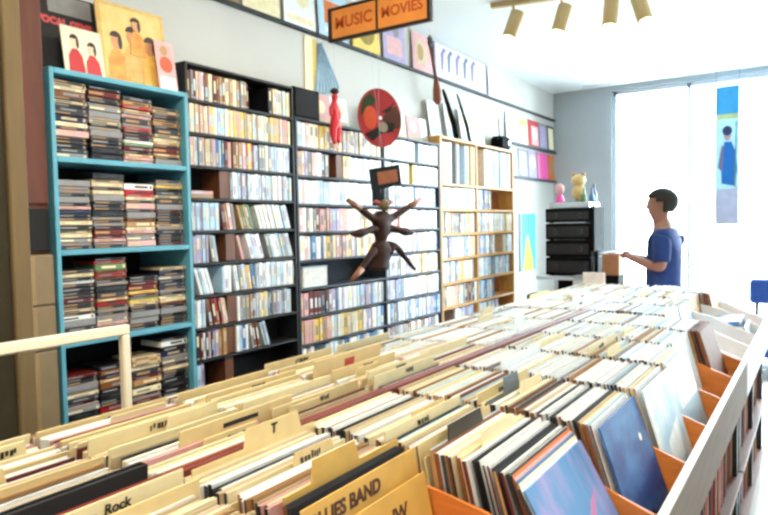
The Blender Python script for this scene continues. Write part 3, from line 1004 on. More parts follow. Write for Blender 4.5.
cw, cc = CM('white'), CM('cream')
RZ = 2.5955
wallcover(2.02, 2.29, RZ, 2.85, CM('tan'), [(rect(-0.4, 0.1, 0.4, 0.9), cc)], 'tan bordered cover at the near end of the black picture rail')
wallcover(2.33, 2.60, RZ, 2.86, cc, [(rect(-0.4, 0.55, 0.4, 0.9), cw)], 'plain cream cover second along the black picture rail')
wallcover(2.63, 2.89, RZ, 2.86, cw, [(rect(-0.42, 0.08, 0.42, 0.2), cc), (ell(0.1, 0.6, 0.2, 0.2), CM('cream'))], 'white cover with a faint cream disc on the picture rail')
wallcover(2.92, 3.20, RZ, 2.86, CM('pale blue'), [(rect(-0.3, 0.3, 0.3, 0.8), CM('orange')), (rect(-0.3, 0.1, 0.3, 0.2), cw)], 'pale blue cover with an orange panel behind the hanging sign')
wallcover(3.24, 3.54, RZ, 2.86, CM('yellow'), [(ell(0, 0.45, 0.3, 0.3), CM('olive')), (rect(-0.45, 0.75, -0.1, 0.95), CM('pink')), (ell(0.25, 0.75, 0.12, 0.2), CM('lilac'))], 'yellow cover with an olive blot on the rail beyond the sign')
wallcover(3.58, 3.85, RZ, 2.86, CM('lilac'), [(rect(-0.35, 0.15, 0.35, 0.6), CM('pink')), (ell(0.1, 0.75, 0.15, 0.12), CM('grey'))], 'lilac and pink cover before the hanging string instrument')
wallcover(3.95, 4.22, RZ, 2.86, CM('pink'), [(ell(-0.05, 0.5, 0.3, 0.35), CM('beige')), (ell(-0.1, 0.5, 0.16, 0.22), CM('tan'))], 'pink cover with a beige oval behind the string instrument')
sh = [(rect(-0.48, 0.03, 0.48, 0.97), M('lavender_print', (0.84, 0.84, 0.92), 0.6, 0.06, 6))]
for i, yy in enumerate((-0.40, -0.28, -0.13, 0.02, 0.17)):
    sh.append(([(yy, 0.25), (yy + 0.035, 0.25), (yy + 0.06, 0.75), (yy + 0.11, 0.85), (yy + 0.06, 0.92), (yy, 0.7)], M('violet_print' if i % 2 == 0 else 'slate_print', (0.52, 0.46, 0.68) if i % 2 == 0 else (0.42, 0.46, 0.54), 0.7)))
sh.append((rect(0.28, 0.1, 0.46, 0.9), cw))
wallcover(4.27, 5.16, RZ, 2.86, CM('lilac'), sh, 'long pale lavender banner of looping shapes on the picture rail', 'banner', 'banner')
wallcover(5.20, 5.46, RZ, 2.84, cw, [(rect(-0.4, 0.1, 0.4, 0.5), CM('cream'))], 'white cover after the lavender banner on the rail')

# two picture ledges near the far corner
for nm, z in (('wall_ledge', 2.245), ('wall_ledge', 1.935)):
    b = MB()
    b.span((XL + 0.001, 5.55, z - 0.012), (XL + 0.040, 6.88, z), slate_m, 0.002)
    b.span((XL + 0.034, 5.55, z + 0.0005), (XL + 0.040, 6.88, z + 0.010), slate_m, 0.002)
    tag(b.build(nm), 'upper thin slate ledge in the far corner' if z > 2 else 'lower thin slate ledge under the pink cover', 'shelf', 'wall ledges in the far corner')
z = 2.2455
for y0, y1, base, shp, lb in [
    (5.58, 5.86, cw, [(rect(-0.3, 0.2, 0.3, 0.8), cc)], 'white cover with a cream square on the upper corner ledge'),
    (5.88, 6.10, cc, [(rect(-0.4, 0.7, 0.4, 0.9), CM('yellow'))], 'cream cover with a yellow top on the upper corner ledge'),
    (6.12, 6.40, CM('red'), [(rect(-0.2, 0.1, 0.45, 0.8), CM('pink')), (ell(0.1, 0.5, 0.2, 0.2), cw)], 'red and pink cover on the upper corner ledge'),
    (6.42, 6.64, CM('grey'), [(rect(-0.4, 0.1, 0.4, 0.9), CM('lilac'))], 'grey lilac cover on the upper corner ledge'),
    (6.66, 6.86, CM('charcoal'), [(rect(-0.38, 0.08, 0.38, 0.92), cc)], 'dark framed cream cover nearest the corner on the upper ledge')]:
    wallcover(y0, y1, z, z + 0.27, base, shp, lb, x=-2.373, lean=3)
z = 1.9355
for y0, y1, base, shp, lb in [
    (5.58, 5.84, CM('pale blue'), [(rect(-0.4, 0.4, 0.4, 0.9), cw)], 'pale blue and white cover on the lower corner ledge'),
    (5.86, 6.10, CM('grey'), [(rect(-0.3, 0.1, 0.3, 0.9), CM('pale blue'))], 'grey cover with a pale blue panel on the lower corner ledge'),
    (6.12, 6.34, CM('lilac'), [(ell(0, 0.6, 0.3, 0.25), cw)], 'lilac cover with a white spot on the lower corner ledge'),
    (6.36, 6.66, M('hot_pink_print', (0.93, 0.35, 0.66), 0.5, 0.08, 8), [(rect(-0.44, 0.05, -0.3, 0.95), CM('pink'))], 'hot pink cover on the lower corner ledge'),
    (6.68, 6.86, CM('orange'), [(ell(0, 0.5, 0.3, 0.3), CM('tan'))], 'orange cover with a tan spot beside the hot pink one')]:
    wallcover(y0, y1, z, z + 0.275, base, shp, lb, x=-2.373, lean=3)
# turquoise and yellow pennant on the wall
turq = M('turquoise_print', (0.25, 0.72, 0.82), 0.6, 0.08, 8)
cover('wall_pennant', 0.42, 0.56, 0.006, turq, [([(-0.30, 0.0), (0.34, 0.0), (0.30, 0.18), (0.02, 0.62), (-0.05, 0.62)], M('lemon_print', (0.90, 0.82, 0.18), 0.6, 0.08, 8)), (rect(-0.5, 0.0, -0.36, 1.0), CM('grey')), (rect(0.0, 0.66, 0.08, 1.0), CM('blue'))],
      'turquoise poster with a yellow peak on the wall past the pine bookcase', 'poster', (-2.392, 6.11, 1.03), (0, 0, 0))

# ------------------------------------------------------------------ things standing on the racks
z = 2.0705
b = thing('speaker_box', 'black boxy speaker on top of the slate rack beside the black rack', 'speaker', (-2.32, 2.67, z))
MB().span((-0.065, -0.105, 0.001), (0.055, 0.105, 0.16), blackpl, 0.004).build('cabinet', b)
MB().span((0.0555, -0.095, 0.012), (0.060, 0.095, 0.15), blackback_m, 0.002).build('grille', b)
tops = [(2.80, 2.96, 'pink', 0.175), (2.97, 3.13, 'white', 0.178), (3.33, 3.42, 'white', 0.17), (3.43, 3.60, 'cream', 0.17), (3.61, 3.78, 'white', 0.178), (3.80, 3.96, 'pink', 0.178), (3.97, 4.07, 'white', 0.18)]
for i, (a, c_, c, h) in enumerate(tops):
    cover('small_sleeve', c_ - a, h, 0.004, CM(c), [(rect(-0.4, 0.1, 0.4, 0.22), CM('beige')), (ell(0, 0.6, 0.25, 0.22), CM('cream' if c != 'cream' else 'white'))],
          f'small {c} sleeve ' + ['behind the red hanging doll', 'just past the red hanging doll', 'narrow and just past the picture disc', 'second past the picture disc on the slate rack', 'third past the picture disc on the slate rack', 'with a cream spot below the string instrument', 'at the far end on top of the slate rack'][i],
          'record', (-2.33, (a + c_) / 2, z), (0, -R(7), 0))
z = 2.1355
tops = [(4.11, 4.28, 'white', 0.27), (4.36, 4.53, 'white', 0.28), (4.60, 4.80, 'white', 0.27), (4.82, 5.02, 'cream', 0.22)]
for i, (a, c_, c, h) in enumerate(tops):
    cover('record_sleeve', c_ - a, h, 0.006, CM(c), [(rect(-0.35, 0.1, 0.35, 0.3), CM('pale blue')), (rect(-0.3, 0.5, 0.3, 0.85), CM('cream'))],
          f'{c} cover ' + ['before the first black stick on the pine bookcase', 'between the two black sticks on the pine bookcase', 'after the second black stick on the pine bookcase', 'beside the black radio on the pine bookcase'][i], 'record', (-2.33, (a + c_) / 2, z), (0, -R(8), 0))
for i, (y, w_) in enumerate(((4.36, 0.020), (4.585, 0.013))):
    b = MB()
    b.tube([(0, 0.05, 0.002), (-0.02, 0.035, 0.13), (-0.055, -0.03, 0.33), (-0.062, -0.045, 0.37)], [w_, w_ * 1.1, w_ * 0.7, w_ * 0.4], blackpl, 10)
    b.ball((0, 0.05, w_), w_ * 1.05, blackpl)
    tag(b.build('folded_umbrella', None, (-2.28, y, z), smooth=True), ['thicker black stick leaning on white covers atop the pine bookcase', 'thinner black stick leaning on white covers atop the pine bookcase'][i], 'stick')
t = thing('radio', 'small black radio with a mast on top of the pine bookcase', 'radio', (-2.32, 5.30, z))
MB().span((-0.05, -0.10, 0.001), (0.06, 0.11, 0.115), blackpl, 0.02).build('body', t)
MB().tube([(0.02, -0.06, 0.1155), (0.02, -0.075, 0.26)], 0.005, blackpl, 8).build('antenna', t)
MB().tube([(0.061, 0.05, 0.06), (0.068, 0.05, 0.06)], 0.02, silver, 12).build('knob', t)

# yellow edged poster and pleated paper fan on the wall
cover('poster', 0.10, 0.40, 0.003, CM('cream'), [(rect(0.2, 0.02, 0.48, 0.98), M('straw_edge', (0.86, 0.74, 0.30), 0.6))], 'narrow cream poster with a yellow edge on the wall above the black speaker', 'poster', (-2.394, 2.86, 2.17), (0, 0, 0))
b = MB()
ay, az = 2.94, 2.568
N = 16
V, F = [], []
for i in range(N + 1):
    a = math.radians(-100 + 48 * i / N)
    x = 0.004 + (0.007 if i % 2 else 0)
    V += [(x, ay + 0.02 * math.cos(a), az + 0.02 * math.sin(a)), (x + 0.004, ay + 0.02 * math.cos(a), az + 0.02 * math.sin(a)),
          (x, ay + 0.30 * math.cos(a), az + 0.30 * math.sin(a)), (x + 0.004, ay + 0.30 * math.cos(a), az + 0.30 * math.sin(a))]
for i in range(N):
    p, q = 4 * i, 4 * i + 4
    F += [(p, p + 2, q + 2, q), (p + 1, q + 1, q + 3, p + 3), (p + 2, p + 3, q + 3, q + 2), (p, q, q + 1, p + 1)]
F += [(0, 1, 3, 2), (4 * N, 4 * N + 2, 4 * N + 3, 4 * N + 1)]
b.add(V, F, M('fan_paper', (0.60, 0.72, 0.80), 0.7, 0.12, 40))
tag(b.build('paper_fan', None, (XL + 0.001, 0, 0)), 'pale blue pleated paper fan hanging on the wall below the rail', 'fan')

# ------------------------------------------------------------------ hanging things
def cord(parent, x, y, z0, nm='cord'):
    MB().tube([(x, y, z0), (x, y, CEIL - parent.location.z - 0.001)], 0.0006, M('pale_cord', (0.7, 0.74, 0.78), 0.6), 6).build(nm, parent)


# string instrument
t = thing('string_instrument', 'long-necked brown string instrument hanging by the picture rail', 'instrument', (-2.29, 4.07, 2.56))
b = MB()
pts = [(0, 0.075, -0.20), (0, 0.07, -0.17), (0, 0.06, -0.10), (0, 0.052, -0.05), (0, 0.045, 0.0)]
b.tube(pts, [0.012, 0.034, 0.030, 0.020, 0.012], M('rust_wood', (0.50, 0.27, 0.17), 0.4, 0.2, 10), 14)
b.build('body', t, smooth=True)
MB().tube([(0, 0.045, 0.0005), (0, 0.0, 0.13), (0, -0.02, 0.19)], [0.011, 0.012, 0.014], wood_m, 10).build('neck', t, smooth=True)
b = MB()
b.ball((0, -0.03, 0.225), (0.014, 0.022, 0.045), M('peg_head', (0.22, 0.16, 0.12), 0.4))
b.tube([(0, -0.06, 0.21), (0, 0.0, 0.225)], 0.005, ink, 8)
b.tube([(0, -0.06, 0.24), (0, 0.0, 0.25)], 0.005, ink, 8)
b.build('head', t, smooth=True)
cord(t, 0, -0.03, 0.268)

# picture disc
t = thing('picture_disc', 'round red and green picture disc hanging before the slate rack', 'disc', (-2.08, 3.085, 2.11), (0, 0, R(-14)))
b = MB()
dr = 0.165
b.prism(ell(0, 0, dr, dr, 40), -0.002, 0.002, M('disc_red', (0.59, 0.18, 0.18), 0.9, 0.15, 9))
sh = [([(0.02, -0.07), (0.09, -0.055), (0.155, -0.045), (0.16, 0.02), (0.13, 0.08), (0.05, 0.05), (0.02, 0.0)], M('disc_brown', (0.295, 0.164, 0.131), 0.9, 0.2, 12)),
      ([(-0.15, 0.0), (-0.13, 0.09), (-0.07, 0.135), (-0.03, 0.10), (-0.06, 0.05), (-0.11, 0.02)], M('disc_green', (0.18, 0.23, 0.131), 0.9, 0.2, 12)),
      (ell(-0.075, -0.005, 0.05, 0.065), M('disc_orange', (0.738, 0.295, 0.18), 0.9, 0.1, 12)),
      ([(-0.12, -0.1), (-0.02, -0.055), (0.03, -0.02), (0.11, -0.02), (0.10, -0.07), (0.0, -0.09), (-0.06, -0.135)], M('disc_dark', (0.131, 0.115, 0.082), 0.9, 0.2, 12)),
      ([(0.0, 0.03), (0.08, 0.075), (0.11, 0.1), (0.07, 0.04)], M('disc_dark')),
      (ell(0.02, -0.05, 0.035, 0.03), M('disc_tan', (0.50, 0.42, 0.34), 0.4)), (ell(0, 0, 0.010, 0.010, 14), CM('white'))]
for i, (p, m) in enumerate(sh):
    b.prism(p, 0.002, 0.0024 + 0.0003 * i, m)
b.build('disc', t)
cord(t, 0, 0, dr + 0.001)


def skin_mesh(name, chains, parent, m, loc=(0, 0, 0), rot=(0, 0, 0), sub=1, extra=()):
    """one grown surface from joint chains: chains = (list of (x, y, z, rx[, ry])), joined where end points coincide"""
    V, E, RR, roots, key = [], [], [], [], {}
    for ch, isroot in chains:
        prev = None
        for i, p in enumerate(ch):
            k = tuple(round(c, 5) for c in p[:3])
            if k in key and not isroot == 'own':
                vi = key[k]
            else:
                vi = len(V)
                V.append(p[:3])
                RR.append((p[3], p[4] if len(p) > 4 else p[3]))
                if isroot != 'own':
                    key[k] = vi
            if prev is not None:
                E.append((prev, vi))
            if i == 0 and isroot:
                roots.append(vi)
            prev = vi
    me = bpy.data.meshes.new(name)
    me.from_pydata(V, E, [])
    me.materials.append(m)
    o = link(name, me, parent, loc, rot)
    md = o.modifiers.new('skin', 'SKIN')
    md.use_smooth_shade = True
    sv = me.skin_vertices[0].data
    for i, r in enumerate(RR):
        sv[i].radius = r
        sv[i].use_root = i in roots
    sd = o.modifiers.new('sub', 'SUBSURF')
    sd.levels = sub
    sd.render_levels = sub
    return o


# red doll
t = thing('hanging_doll', 'small red doll hanging before pink sleeves on the slate rack', 'doll', (-2.15, 2.76, 2.07))
red_m = M('doll_red', (0.78, 0.08, 0.13), 0.5, 0.1, 20)
skin_mesh('body', [([(0, 0.005, 0.0, 0.026), (0, -0.005, 0.04, 0.020), (0, 0.0, 0.075, 0.026), (0, 0.0, 0.095, 0.012), (0, 0.002, 0.12, 0.022), (0, 0.002, 0.135, 0.015)], True),
                   ([(0, 0.005, 0.0, 0.026), (0.0, -0.018, -0.06, 0.022), (0, -0.012, -0.12, 0.014), (0.012, -0.015, -0.132, 0.010)], False),
                   ([(0, 0.005, 0.0, 0.026), (0.0, 0.028, -0.05, 0.020), (0, 0.022, -0.11, 0.014), (0.012, 0.024, -0.125, 0.012)], False),
                   ([(0, 0.0, 0.075, 0.026), (0.0, -0.035, 0.05, 0.011), (0.01, -0.045, 0.01, 0.009)], False),
                   ([(0, 0.0, 0.075, 0.026), (0.0, 0.032, 0.04, 0.011), (0.01, 0.025, 0.0, 0.009)], False)], t, red_m)
MB().ball((0, 0.002, 0.148), (0.024, 0.024, 0.018), hair_ink).build('hair', t, smooth=True)
cord(t, 0, 0.002, 0.166)

# carved figure with spread limbs
t = thing('carved_figure', 'dark brown carved figure with spread limbs hanging before the slate rack', 'carving', (-2.07, 3.06, 1.43), (0, 0, R(-9)))
fig_m = M('carved_wood', (0.19, 0.10, 0.07), 0.65, 0.35, 22)
tip_m = M('carved_tip', (0.52, 0.33, 0.20), 0.45, 0.2, 20)
skin_mesh('body', [([(0, 0.0, 0.02, 0.030, 0.036), (0, 0.0, 0.07, 0.040, 0.055), (0, 0.0, 0.115, 0.040, 0.050), (0, 0.0, 0.155, 0.020)], True),
                   ([(0, 0.0, 0.02, 0.030, 0.036), (0, -0.005, -0.04, 0.034, 0.040), (0, -0.015, -0.11, 0.045, 0.060), (0, -0.03, -0.17, 0.050, 0.085), (0, -0.03, -0.185, 0.045, 0.078)], False),
                   ([(0, 0.0, 0.115, 0.040, 0.050), (0.01, -0.075, 0.110, 0.024), (0.02, -0.16, 0.150, 0.021), (0.02, -0.275, 0.205, 0.011)], False),
                   ([(0, 0.0, 0.115, 0.040, 0.050), (0.01, 0.075, 0.110, 0.024), (0.02, 0.18, 0.16, 0.021), (0.02, 0.32, 0.22, 0.011)], False),
                   ([(0, 0.0, 0.02, 0.030, 0.036), (0.01, -0.07, 0.06, 0.020), (0.02, -0.14, 0.040, 0.020), (0.02, -0.19, 0.028, 0.030), (0.02, -0.265, 0.03, 0.010)], False),
                   ([(0, 0.0, 0.02, 0.030, 0.036), (0.01, 0.07, 0.06, 0.020), (0.02, 0.14, 0.040, 0.020), (0.02, 0.19, 0.03, 0.030), (0.02, 0.265, 0.025, 0.010)], False),
                   ([(0, -0.005, -0.04, 0.034, 0.040), (0.02, -0.10, -0.08, 0.024), (0.03, -0.18, -0.145, 0.016), (0.03, -0.27, -0.215, 0.010)], False),
                   ([(0, -0.005, -0.04, 0.034, 0.040), (0.02, 0.10, -0.05, 0.024), (0.03, 0.17, -0.12, 0.017), (0.03, 0.26, -0.20, 0.011)], False)], t, fig_m, sub=1)
for nm, a, c_ in (('hand', (0.026, -0.19, 0.167), (0.024, -0.282, 0.209)), ('hand', (0.026, 0.22, 0.178), (0.024, 0.327, 0.224)), ('foot', (0.036, -0.20, -0.163), (0.034, -0.278, -0.222))):
    MB().tube([a, c_], [0.019, 0.012], tip_m, 10).build(nm, t, smooth=True)
b = MB()
b.ball((0.03, 0.0, 0.185), (0.03, 0.034, 0.034), M('mask_wood', (0.42, 0.36, 0.22), 0.5, 0.25, 30))
b.ball((0.058, -0.012, 0.192), 0.005, ink, 8, 6)
b.ball((0.058, 0.012, 0.192), 0.005, ink, 8, 6)
b.box((0.058, 0, 0.170), (0.006, 0.020, 0.005), ink)
b.build('head', t, smooth=True)
for s in (-1, 1):
    MB().tube([(0.02, s * 0.028, 0.19), (0.02, s * 0.06, 0.205), (0.02, s * 0.085, 0.20)], [0.016, 0.013, 0.005], M('ear_wood', (0.55, 0.25, 0.20), 0.5, 0.2, 20), 8).build('ear', t, smooth=True)
cord(t, 0, 0, 0.215)

# small framed sign above the figure
t = thing('small_sign', 'small black framed orange plaque hanging above the carved figure', 'sign', (-2.06, 3.10, 1.775), (R(9), 0, R(-10)))
MB().box((0, 0, 0), (0.012, 0.250, 0.120), blackpl, None, 0.003).build('frame', t)
MB().box((0.0068, 0.01, 0.0), (0.002, 0.165, 0.070), M('plaque_orange', (0.50, 0.28, 0.17), 0.85, 0.12, 18)).build('face', t)
MB().box((-0.002, -0.085, -0.10), (0.010, 0.055, 0.085), blackpl, None, 0.003).build('bracket', t)
cord(t, 0, 0.0, 0.058)

# orange sign across the aisle, hung from the ceiling
t = thing('hanging_sign', 'long orange sign in a dark frame hanging from the ceiling', 'sign', (-1.485, 2.2, 2.345))
sg_o = M('sign_orange', (0.93, 0.58, 0.25), 0.5, 0.10, 10)
sg_d = M('sign_frame_brown', (0.14, 0.07, 0.05), 0.5, 0.1, 10)
MB().box((0, 0, 0), (0.46, 0.014, 0.118), sg_o, None, 0.002).build('face_panel', t)
for z in (-1, 1):
    MB().box((0, 0, z * 0.064), (0.496, 0.022, 0.0115), sg_d, None, 0.002).build('frame_rail', t)
for x in (-0.240, 0.0, 0.240):
    MB().box((x, 0, 0), (0.016 if x else 0.010, 0.022, 0.1162), sg_d, None, 0.002).build('frame_post', t)
sg_t = M('sign_letter_red', (0.74, 0.32, 0.12), 0.5)
for s in (-1, 1):
    text_part('MUSIC', 0.066, sg_t, t, (-0.117, s * 0.0076, 0.0) if s < 0 else (0.117, 0.0076, 0.0), (PI / 2, 0, 0 if s < 0 else PI), 'lettering', 0.0006, 'CENTER', 0, 0.0015)
    text_part('MOVIES', 0.057, sg_t, t, (0.117, s * 0.0076, 0.0) if s < 0 else (-0.117, 0.0076, 0.0), (PI / 2, 0, 0 if s < 0 else PI), 'lettering', 0.0006, 'CENTER', 0, 0.0015)
for x in (-0.22, 0.22):
    cord(t, x, 0, 0.0702, 'hanger')

MATS['disc_red'].node_tree.nodes['Principled BSDF'].inputs['Specular IOR Level'].default_value = 0.2
MATS['disc_brown'].node_tree.nodes['Principled BSDF'].inputs['Specular IOR Level'].default_value = 0.2
MATS['disc_green'].node_tree.nodes['Principled BSDF'].inputs['Specular IOR Level'].default_value = 0.2
MATS['disc_orange'].node_tree.nodes['Principled BSDF'].inputs['Specular IOR Level'].default_value = 0.2
MATS['disc_dark'].node_tree.nodes['Principled BSDF'].inputs['Specular IOR Level'].default_value = 0.2
MATS['carved_wood'].node_tree.nodes['Principled BSDF'].inputs['Specular IOR Level'].default_value = 0.2
MATS['plaque_orange'].node_tree.nodes['Principled BSDF'].inputs['Specular IOR Level'].default_value = 0.2
# ------------------------------------------------------------------ ceiling: track with spot heads, wire, added fill lamps
t = thing('track_light', 'cream ceiling track carrying four tilted spot heads', 'lamp', (-1.16, 3.98, CEIL - 0.0005))
tr_m = M('track_cream', (0.80, 0.70, 0.50), 0.45, 0.05, 10)
ra = math.atan2(0.22, 0.9)
MB().box((0.06, 0, -0.016), (1.30, 0.035, 0.030), tr_m, None, 0.003).build('track', t, rot=(0, 0, ra))
for i, (x, tilt, tw) in enumerate(((-0.45, 18, 15), (-0.16, 14, 12), (0.12, 2, 0), (0.29, -18, -14))):
    px, py = x * math.cos(ra), x * math.sin(ra)
    h = bpy.data.objects.new('spot_head', None)
    COL.objects.link(h)
    h.parent = t
    h.location = (px, py, -0.0315)
    b = MB()
    b.tube([(0, 0, 0), (0, 0, -0.045)], 0.008, tr_m, 8)
    b.build('stem', h)
    b = MB()
    b.tube([(0, 0, -0.075), (0, 0, -0.078), (0, 0, 0.08), (0, 0, 0.086)], [0.040, 0.044, 0.044, 0.036], tr_m, 18)
    b.build('shade', h, (0, 0, -0.118), (R(-8), R(tilt), 0), True)
    e = glow('spot_bulb_%d' % i, (1, 0.9, 0.7), 6)
    MB().tube([(0, 0, -0.0765), (0, 0, -0.081)], 0.034, e, 16).build('bulb', h, (0, 0, -0.118), (R(-8), R(tilt), 0))
    d = bpy.data.lights.new('spot', 'SPOT')
    d.energy = 25
    d.color = (1.0, 0.86, 0.65)
    d.spot_size = R(75)
    d.spot_blend = 0.5
    d.shadow_soft_size = 0.04
    so = bpy.data.objects.new('spot_light', d)
    COL.objects.link(so)
    so.parent = h
    so.location = (-0.09 * math.sin(R(tilt)), 0, -0.118 - 0.10)
    so.rotation_euler = (R(-8), R(tilt), 0)
# made-up fixtures of the added ceiling fill lamps
for i, (x, y) in enumerate(FILL_LAMPS):
    t = thing('ceiling_lamp', ['square ceiling lamp above the near end of the record bins', 'square ceiling lamp behind the record bins', 'square ceiling lamp over the open floor', 'square ceiling lamp between the hanging sign and the track'][i], 'lamp', (x, y, CEIL - 0.0005), (0, 0, 0), 'ceiling lamps')
    b = MB()
    for sx, sy, wx, wy in ((0, 1, 0.58, 0.02), (0, -1, 0.58, 0.02), (1, 0, 0.02, 0.54), (-1, 0, 0.02, 0.54)):
        b.box((sx * 0.28, sy * 0.28, -0.03), (wx, wy, 0.06), whitemet)
    b.build('frame', t)
    MB().box((0, 0, -0.06), (0.54, 0.54, 0.006), glow('lamp_diffuser_%d' % i, (1, 0.9, 0.72), 1.5)).build('diffuser', t)
t = thing('curtain_rod', 'thin pale rod below the ceiling along the window', 'rod', (-0.6, 6.45, CEIL - 0.06))
MB().tube([(-1.35, 0, 0), (2.2, 0, 0)], 0.006, silver, 8).build('rod', t)
for x in (-0.9, 0.25, 1.5):
    MB().tube([(x, 0, 0.0061), (x, 0, 0.059)], 0.005, silver, 8).build('bracket', t)

# ------------------------------------------------------------------ window banner
def trans(name, rgb):
    m = M(name, rgb, 0.7, 0.10, 12)
    nt = m.node_tree
    if 'thin' in [n.name for n in nt.nodes]:
        return m
    b = nt.nodes['Principled BSDF']
    col = b.inputs['Base Color'].links[0].from_socket
    tl = nt.nodes.new('ShaderNodeBsdfTranslucent')
    tl.name = 'thin'
    mix = nt.nodes.new('ShaderNodeMixShader')
    mix.inputs[0].default_value = 0.17
    nt.links.new(col, tl.inputs[0])
    out = nt.nodes['Material Output']
    nt.links.new(b.outputs[0], mix.inputs[1])
    nt.links.new(tl.outputs[0], mix.inputs[2])
    nt.links.new(mix.outputs[0], out.inputs[0])
    return m


t = thing('window_banner', 'tall narrow blue banner with a seated figure hanging in the window', 'banner', (-0.68, 6.40, 2.05))
b = MB()
bz = lambda p: [(q[0] * 0.19, q[1] * 1.20 - 0.60) for q in p]


def ban(poly, m, k):
    n = len(poly)
    p = bz(poly)
    y = -0.001 - 0.0006 * k
    b.add([(q[0], y, q[1]) for q in p] + [(q[0], 0.001 + 0.0006 * k, q[1]) for q in p],
          [tuple(range(n)), tuple(range(2 * n - 1, n - 1, -1))] + [(i, n + i, n + (i + 1) % n, (i + 1) % n) for i in range(n)], m)


ban(rect(-0.5, 0, 0.5, 1), trans('banner_pale', (0.72, 0.86, 0.93)), 0)
ban(rect(-0.5, 0.80, 0.5, 1.0), trans('banner_sky', (0.25, 0.66, 0.90)), 1)
ban(rect(-0.5, 0.765, 0.5, 0.80), trans('banner_lemon', (0.78, 0.86, 0.62)), 1)
ban(rect(-0.5, 0.0, 0.5, 0.26), trans('banner_haze', (0.74, 0.76, 0.86)), 1)
ban([(-0.22, 0.30), (0.30, 0.28), (0.42, 0.40), (0.36, 0.52), (0.18, 0.60), (-0.12, 0.60), (-0.25, 0.46)], trans('banner_dress', (0.10, 0.45, 0.78)), 2)
ban(ell(0.0, 0.655, 0.16, 0.045), trans('banner_skin', (0.72, 0.62, 0.66)), 2)
ban(ell(0.0, 0.68, 0.2, 0.035), trans('banner_hair', (0.22, 0.28, 0.45)), 3)
ban([(0.30, 0.28), (0.36, 0.26), (0.40, 0.74), (0.34, 0.74)], trans('banner_green', (0.45, 0.62, 0.58)), 3)
ban([(-0.38, 0.42), (-0.2, 0.38), (-0.12, 0.56), (-0.22, 0.58)], trans('banner_arm', (0.45, 0.45, 0.60)), 3)
b.build('cloth', t)
MB().tube([(-0.11, 0, 0.607), (0.11, 0, 0.607)], 0.006, silver, 8).build('rod', t)
for s_ in (-0.09, 0.09):
    MB().tube([(s_, 0, 0.6135), (s_, 0, CEIL - 2.05 - 0.001)], 0.0015, ink, 6).build('cord', t)

# ------------------------------------------------------------------ counter corner with the black audio stack
CY = 5.75
t = thing('counter', 'white counter on a black pedestal carrying the black audio stack', 'counter', (-1.76, CY, 0))
ctop = M('counter_top', (0.80, 0.83, 0.86), 0.3, 0.05, 10)
MB().span((-0.32, -0.25, 1.00), (0.22, 0.28, 1.03), ctop, 0.004).build('top', t)
MB().span((-0.14, -0.20, 0.0), (0.0, 0.24, 0.999), blackpl, 0.004).build('pedestal', t)
MB().span((0.005, -0.24, 0.0), (0.20, 0.26, 0.999), CM('white'), 0.004).build('side_cabinet', t)
z = 1.031
for i, (h, lab) in enumerate(((0.16, 'lowest black audio unit resting on the white counter'), (0.15, 'second black audio unit up the stack on the counter'), (0.15, 'third black audio unit up the stack on the counter'), (0.13, 'topmost black audio unit under the silver deck'))):
    t = thing('audio_unit', lab, 'audio unit', (-1.81, CY, z), (0, 0, 0), 'stack of black audio units')
    MB().span((-0.21, -0.17, 0.008), (0.19, 0.18, h - 0.002), blackpl, 0.006).build('body', t)
    MB().span((-0.19, -0.175, 0.03), (0.17, -0.1705, h - 0.03), M('black_glass', (0.02, 0.025, 0.04), 0.45), 0.001).build('face_panel', t)
    for x in (-0.12, 0.10):
        MB().tube([(x, -0.1755, h / 2), (x, -0.190, h / 2)], 0.022, M('dark_metal', (0.2, 0.2, 0.22), 0.35, 0.1, 10, 0.6), 14).build('knob', t)
    for x in (-0.17, 0.15):
        MB().tube([(x, -0.12, 0.0005), (x, -0.12, 0.0075)], 0.02, blackpl, 10).build('foot', t)
    z += h
t = thing('silver_deck', 'silver grey deck on top of the black audio stack', 'audio unit', (-1.81, CY, z))
MB().span((-0.18, -0.15, 0.001), (0.17, 0.16, 0.05), silver, 0.004).build('body', t)
MB().tube([(0, 0, 0.0505), (0, 0, 0.058)], 0.12, M('deck_grey', (0.45, 0.5, 0.55), 0.4), 28).build('platter', t)
z += 0.0515
t = thing('monitor', 'slim black monitor turned sideways beside the audio stack', 'monitor', (-1.60, CY - 0.08, 1.0305))
MB().span((-0.012, -0.14, 0.22), (0.022, 0.14, 0.60), blackpl, 0.006).build('screen', t)
MB().tube([(0.0, 0, 0.016), (0.0, 0, 0.23)], 0.018, blackpl, 10).build('stand', t)
MB().span((-0.03, -0.08, 0.0), (0.10, 0.08, 0.0155), blackpl, 0.004).build('base', t)
b = MB()
b.span((-0.10, -0.06, 0.0), (0.10, 0.05, 0.012), silver, 0.003)
b.span((-0.09, -0.05, 0.0121), (0.09, 0.04, 0.016), M('key_grey', (0.72, 0.75, 0.78), 0.5, 0.3, 120), 0.001)
tag(b.build('keyboard', None, (-1.81 + 0.17, CY - 0.235 + 0.0, 1.0305)), 'small silver keyboard at the edge of the white counter', 'keyboard')
t = thing('figurine', 'pink and white figurine on the silver deck', 'figurine', (-1.93, CY - 0.05, z - 0.044))
MB().tube([(0, 0, 0.0), (0, 0, 0.04), (0, 0, 0.10), (0, 0, 0.12)], [0.035, 0.045, 0.030, 0.016], M('hot_pink_print'), 14).build('body', t, smooth=True)
MB().ball((0, 0, 0.165), (0.042, 0.042, 0.052), CM('pink')).build('head', t, smooth=True)
t = thing('toy_figure', 'yellowish round toy figure on the silver deck', 'figurine', (-1.77, CY - 0.02, z + 0.008))
ym = M('toy_yellow', (0.82, 0.70, 0.46), 0.5, 0.1, 15)
MB().ball((0, 0, 0.075), (0.06, 0.05, 0.075), ym).build('body', t, smooth=True)
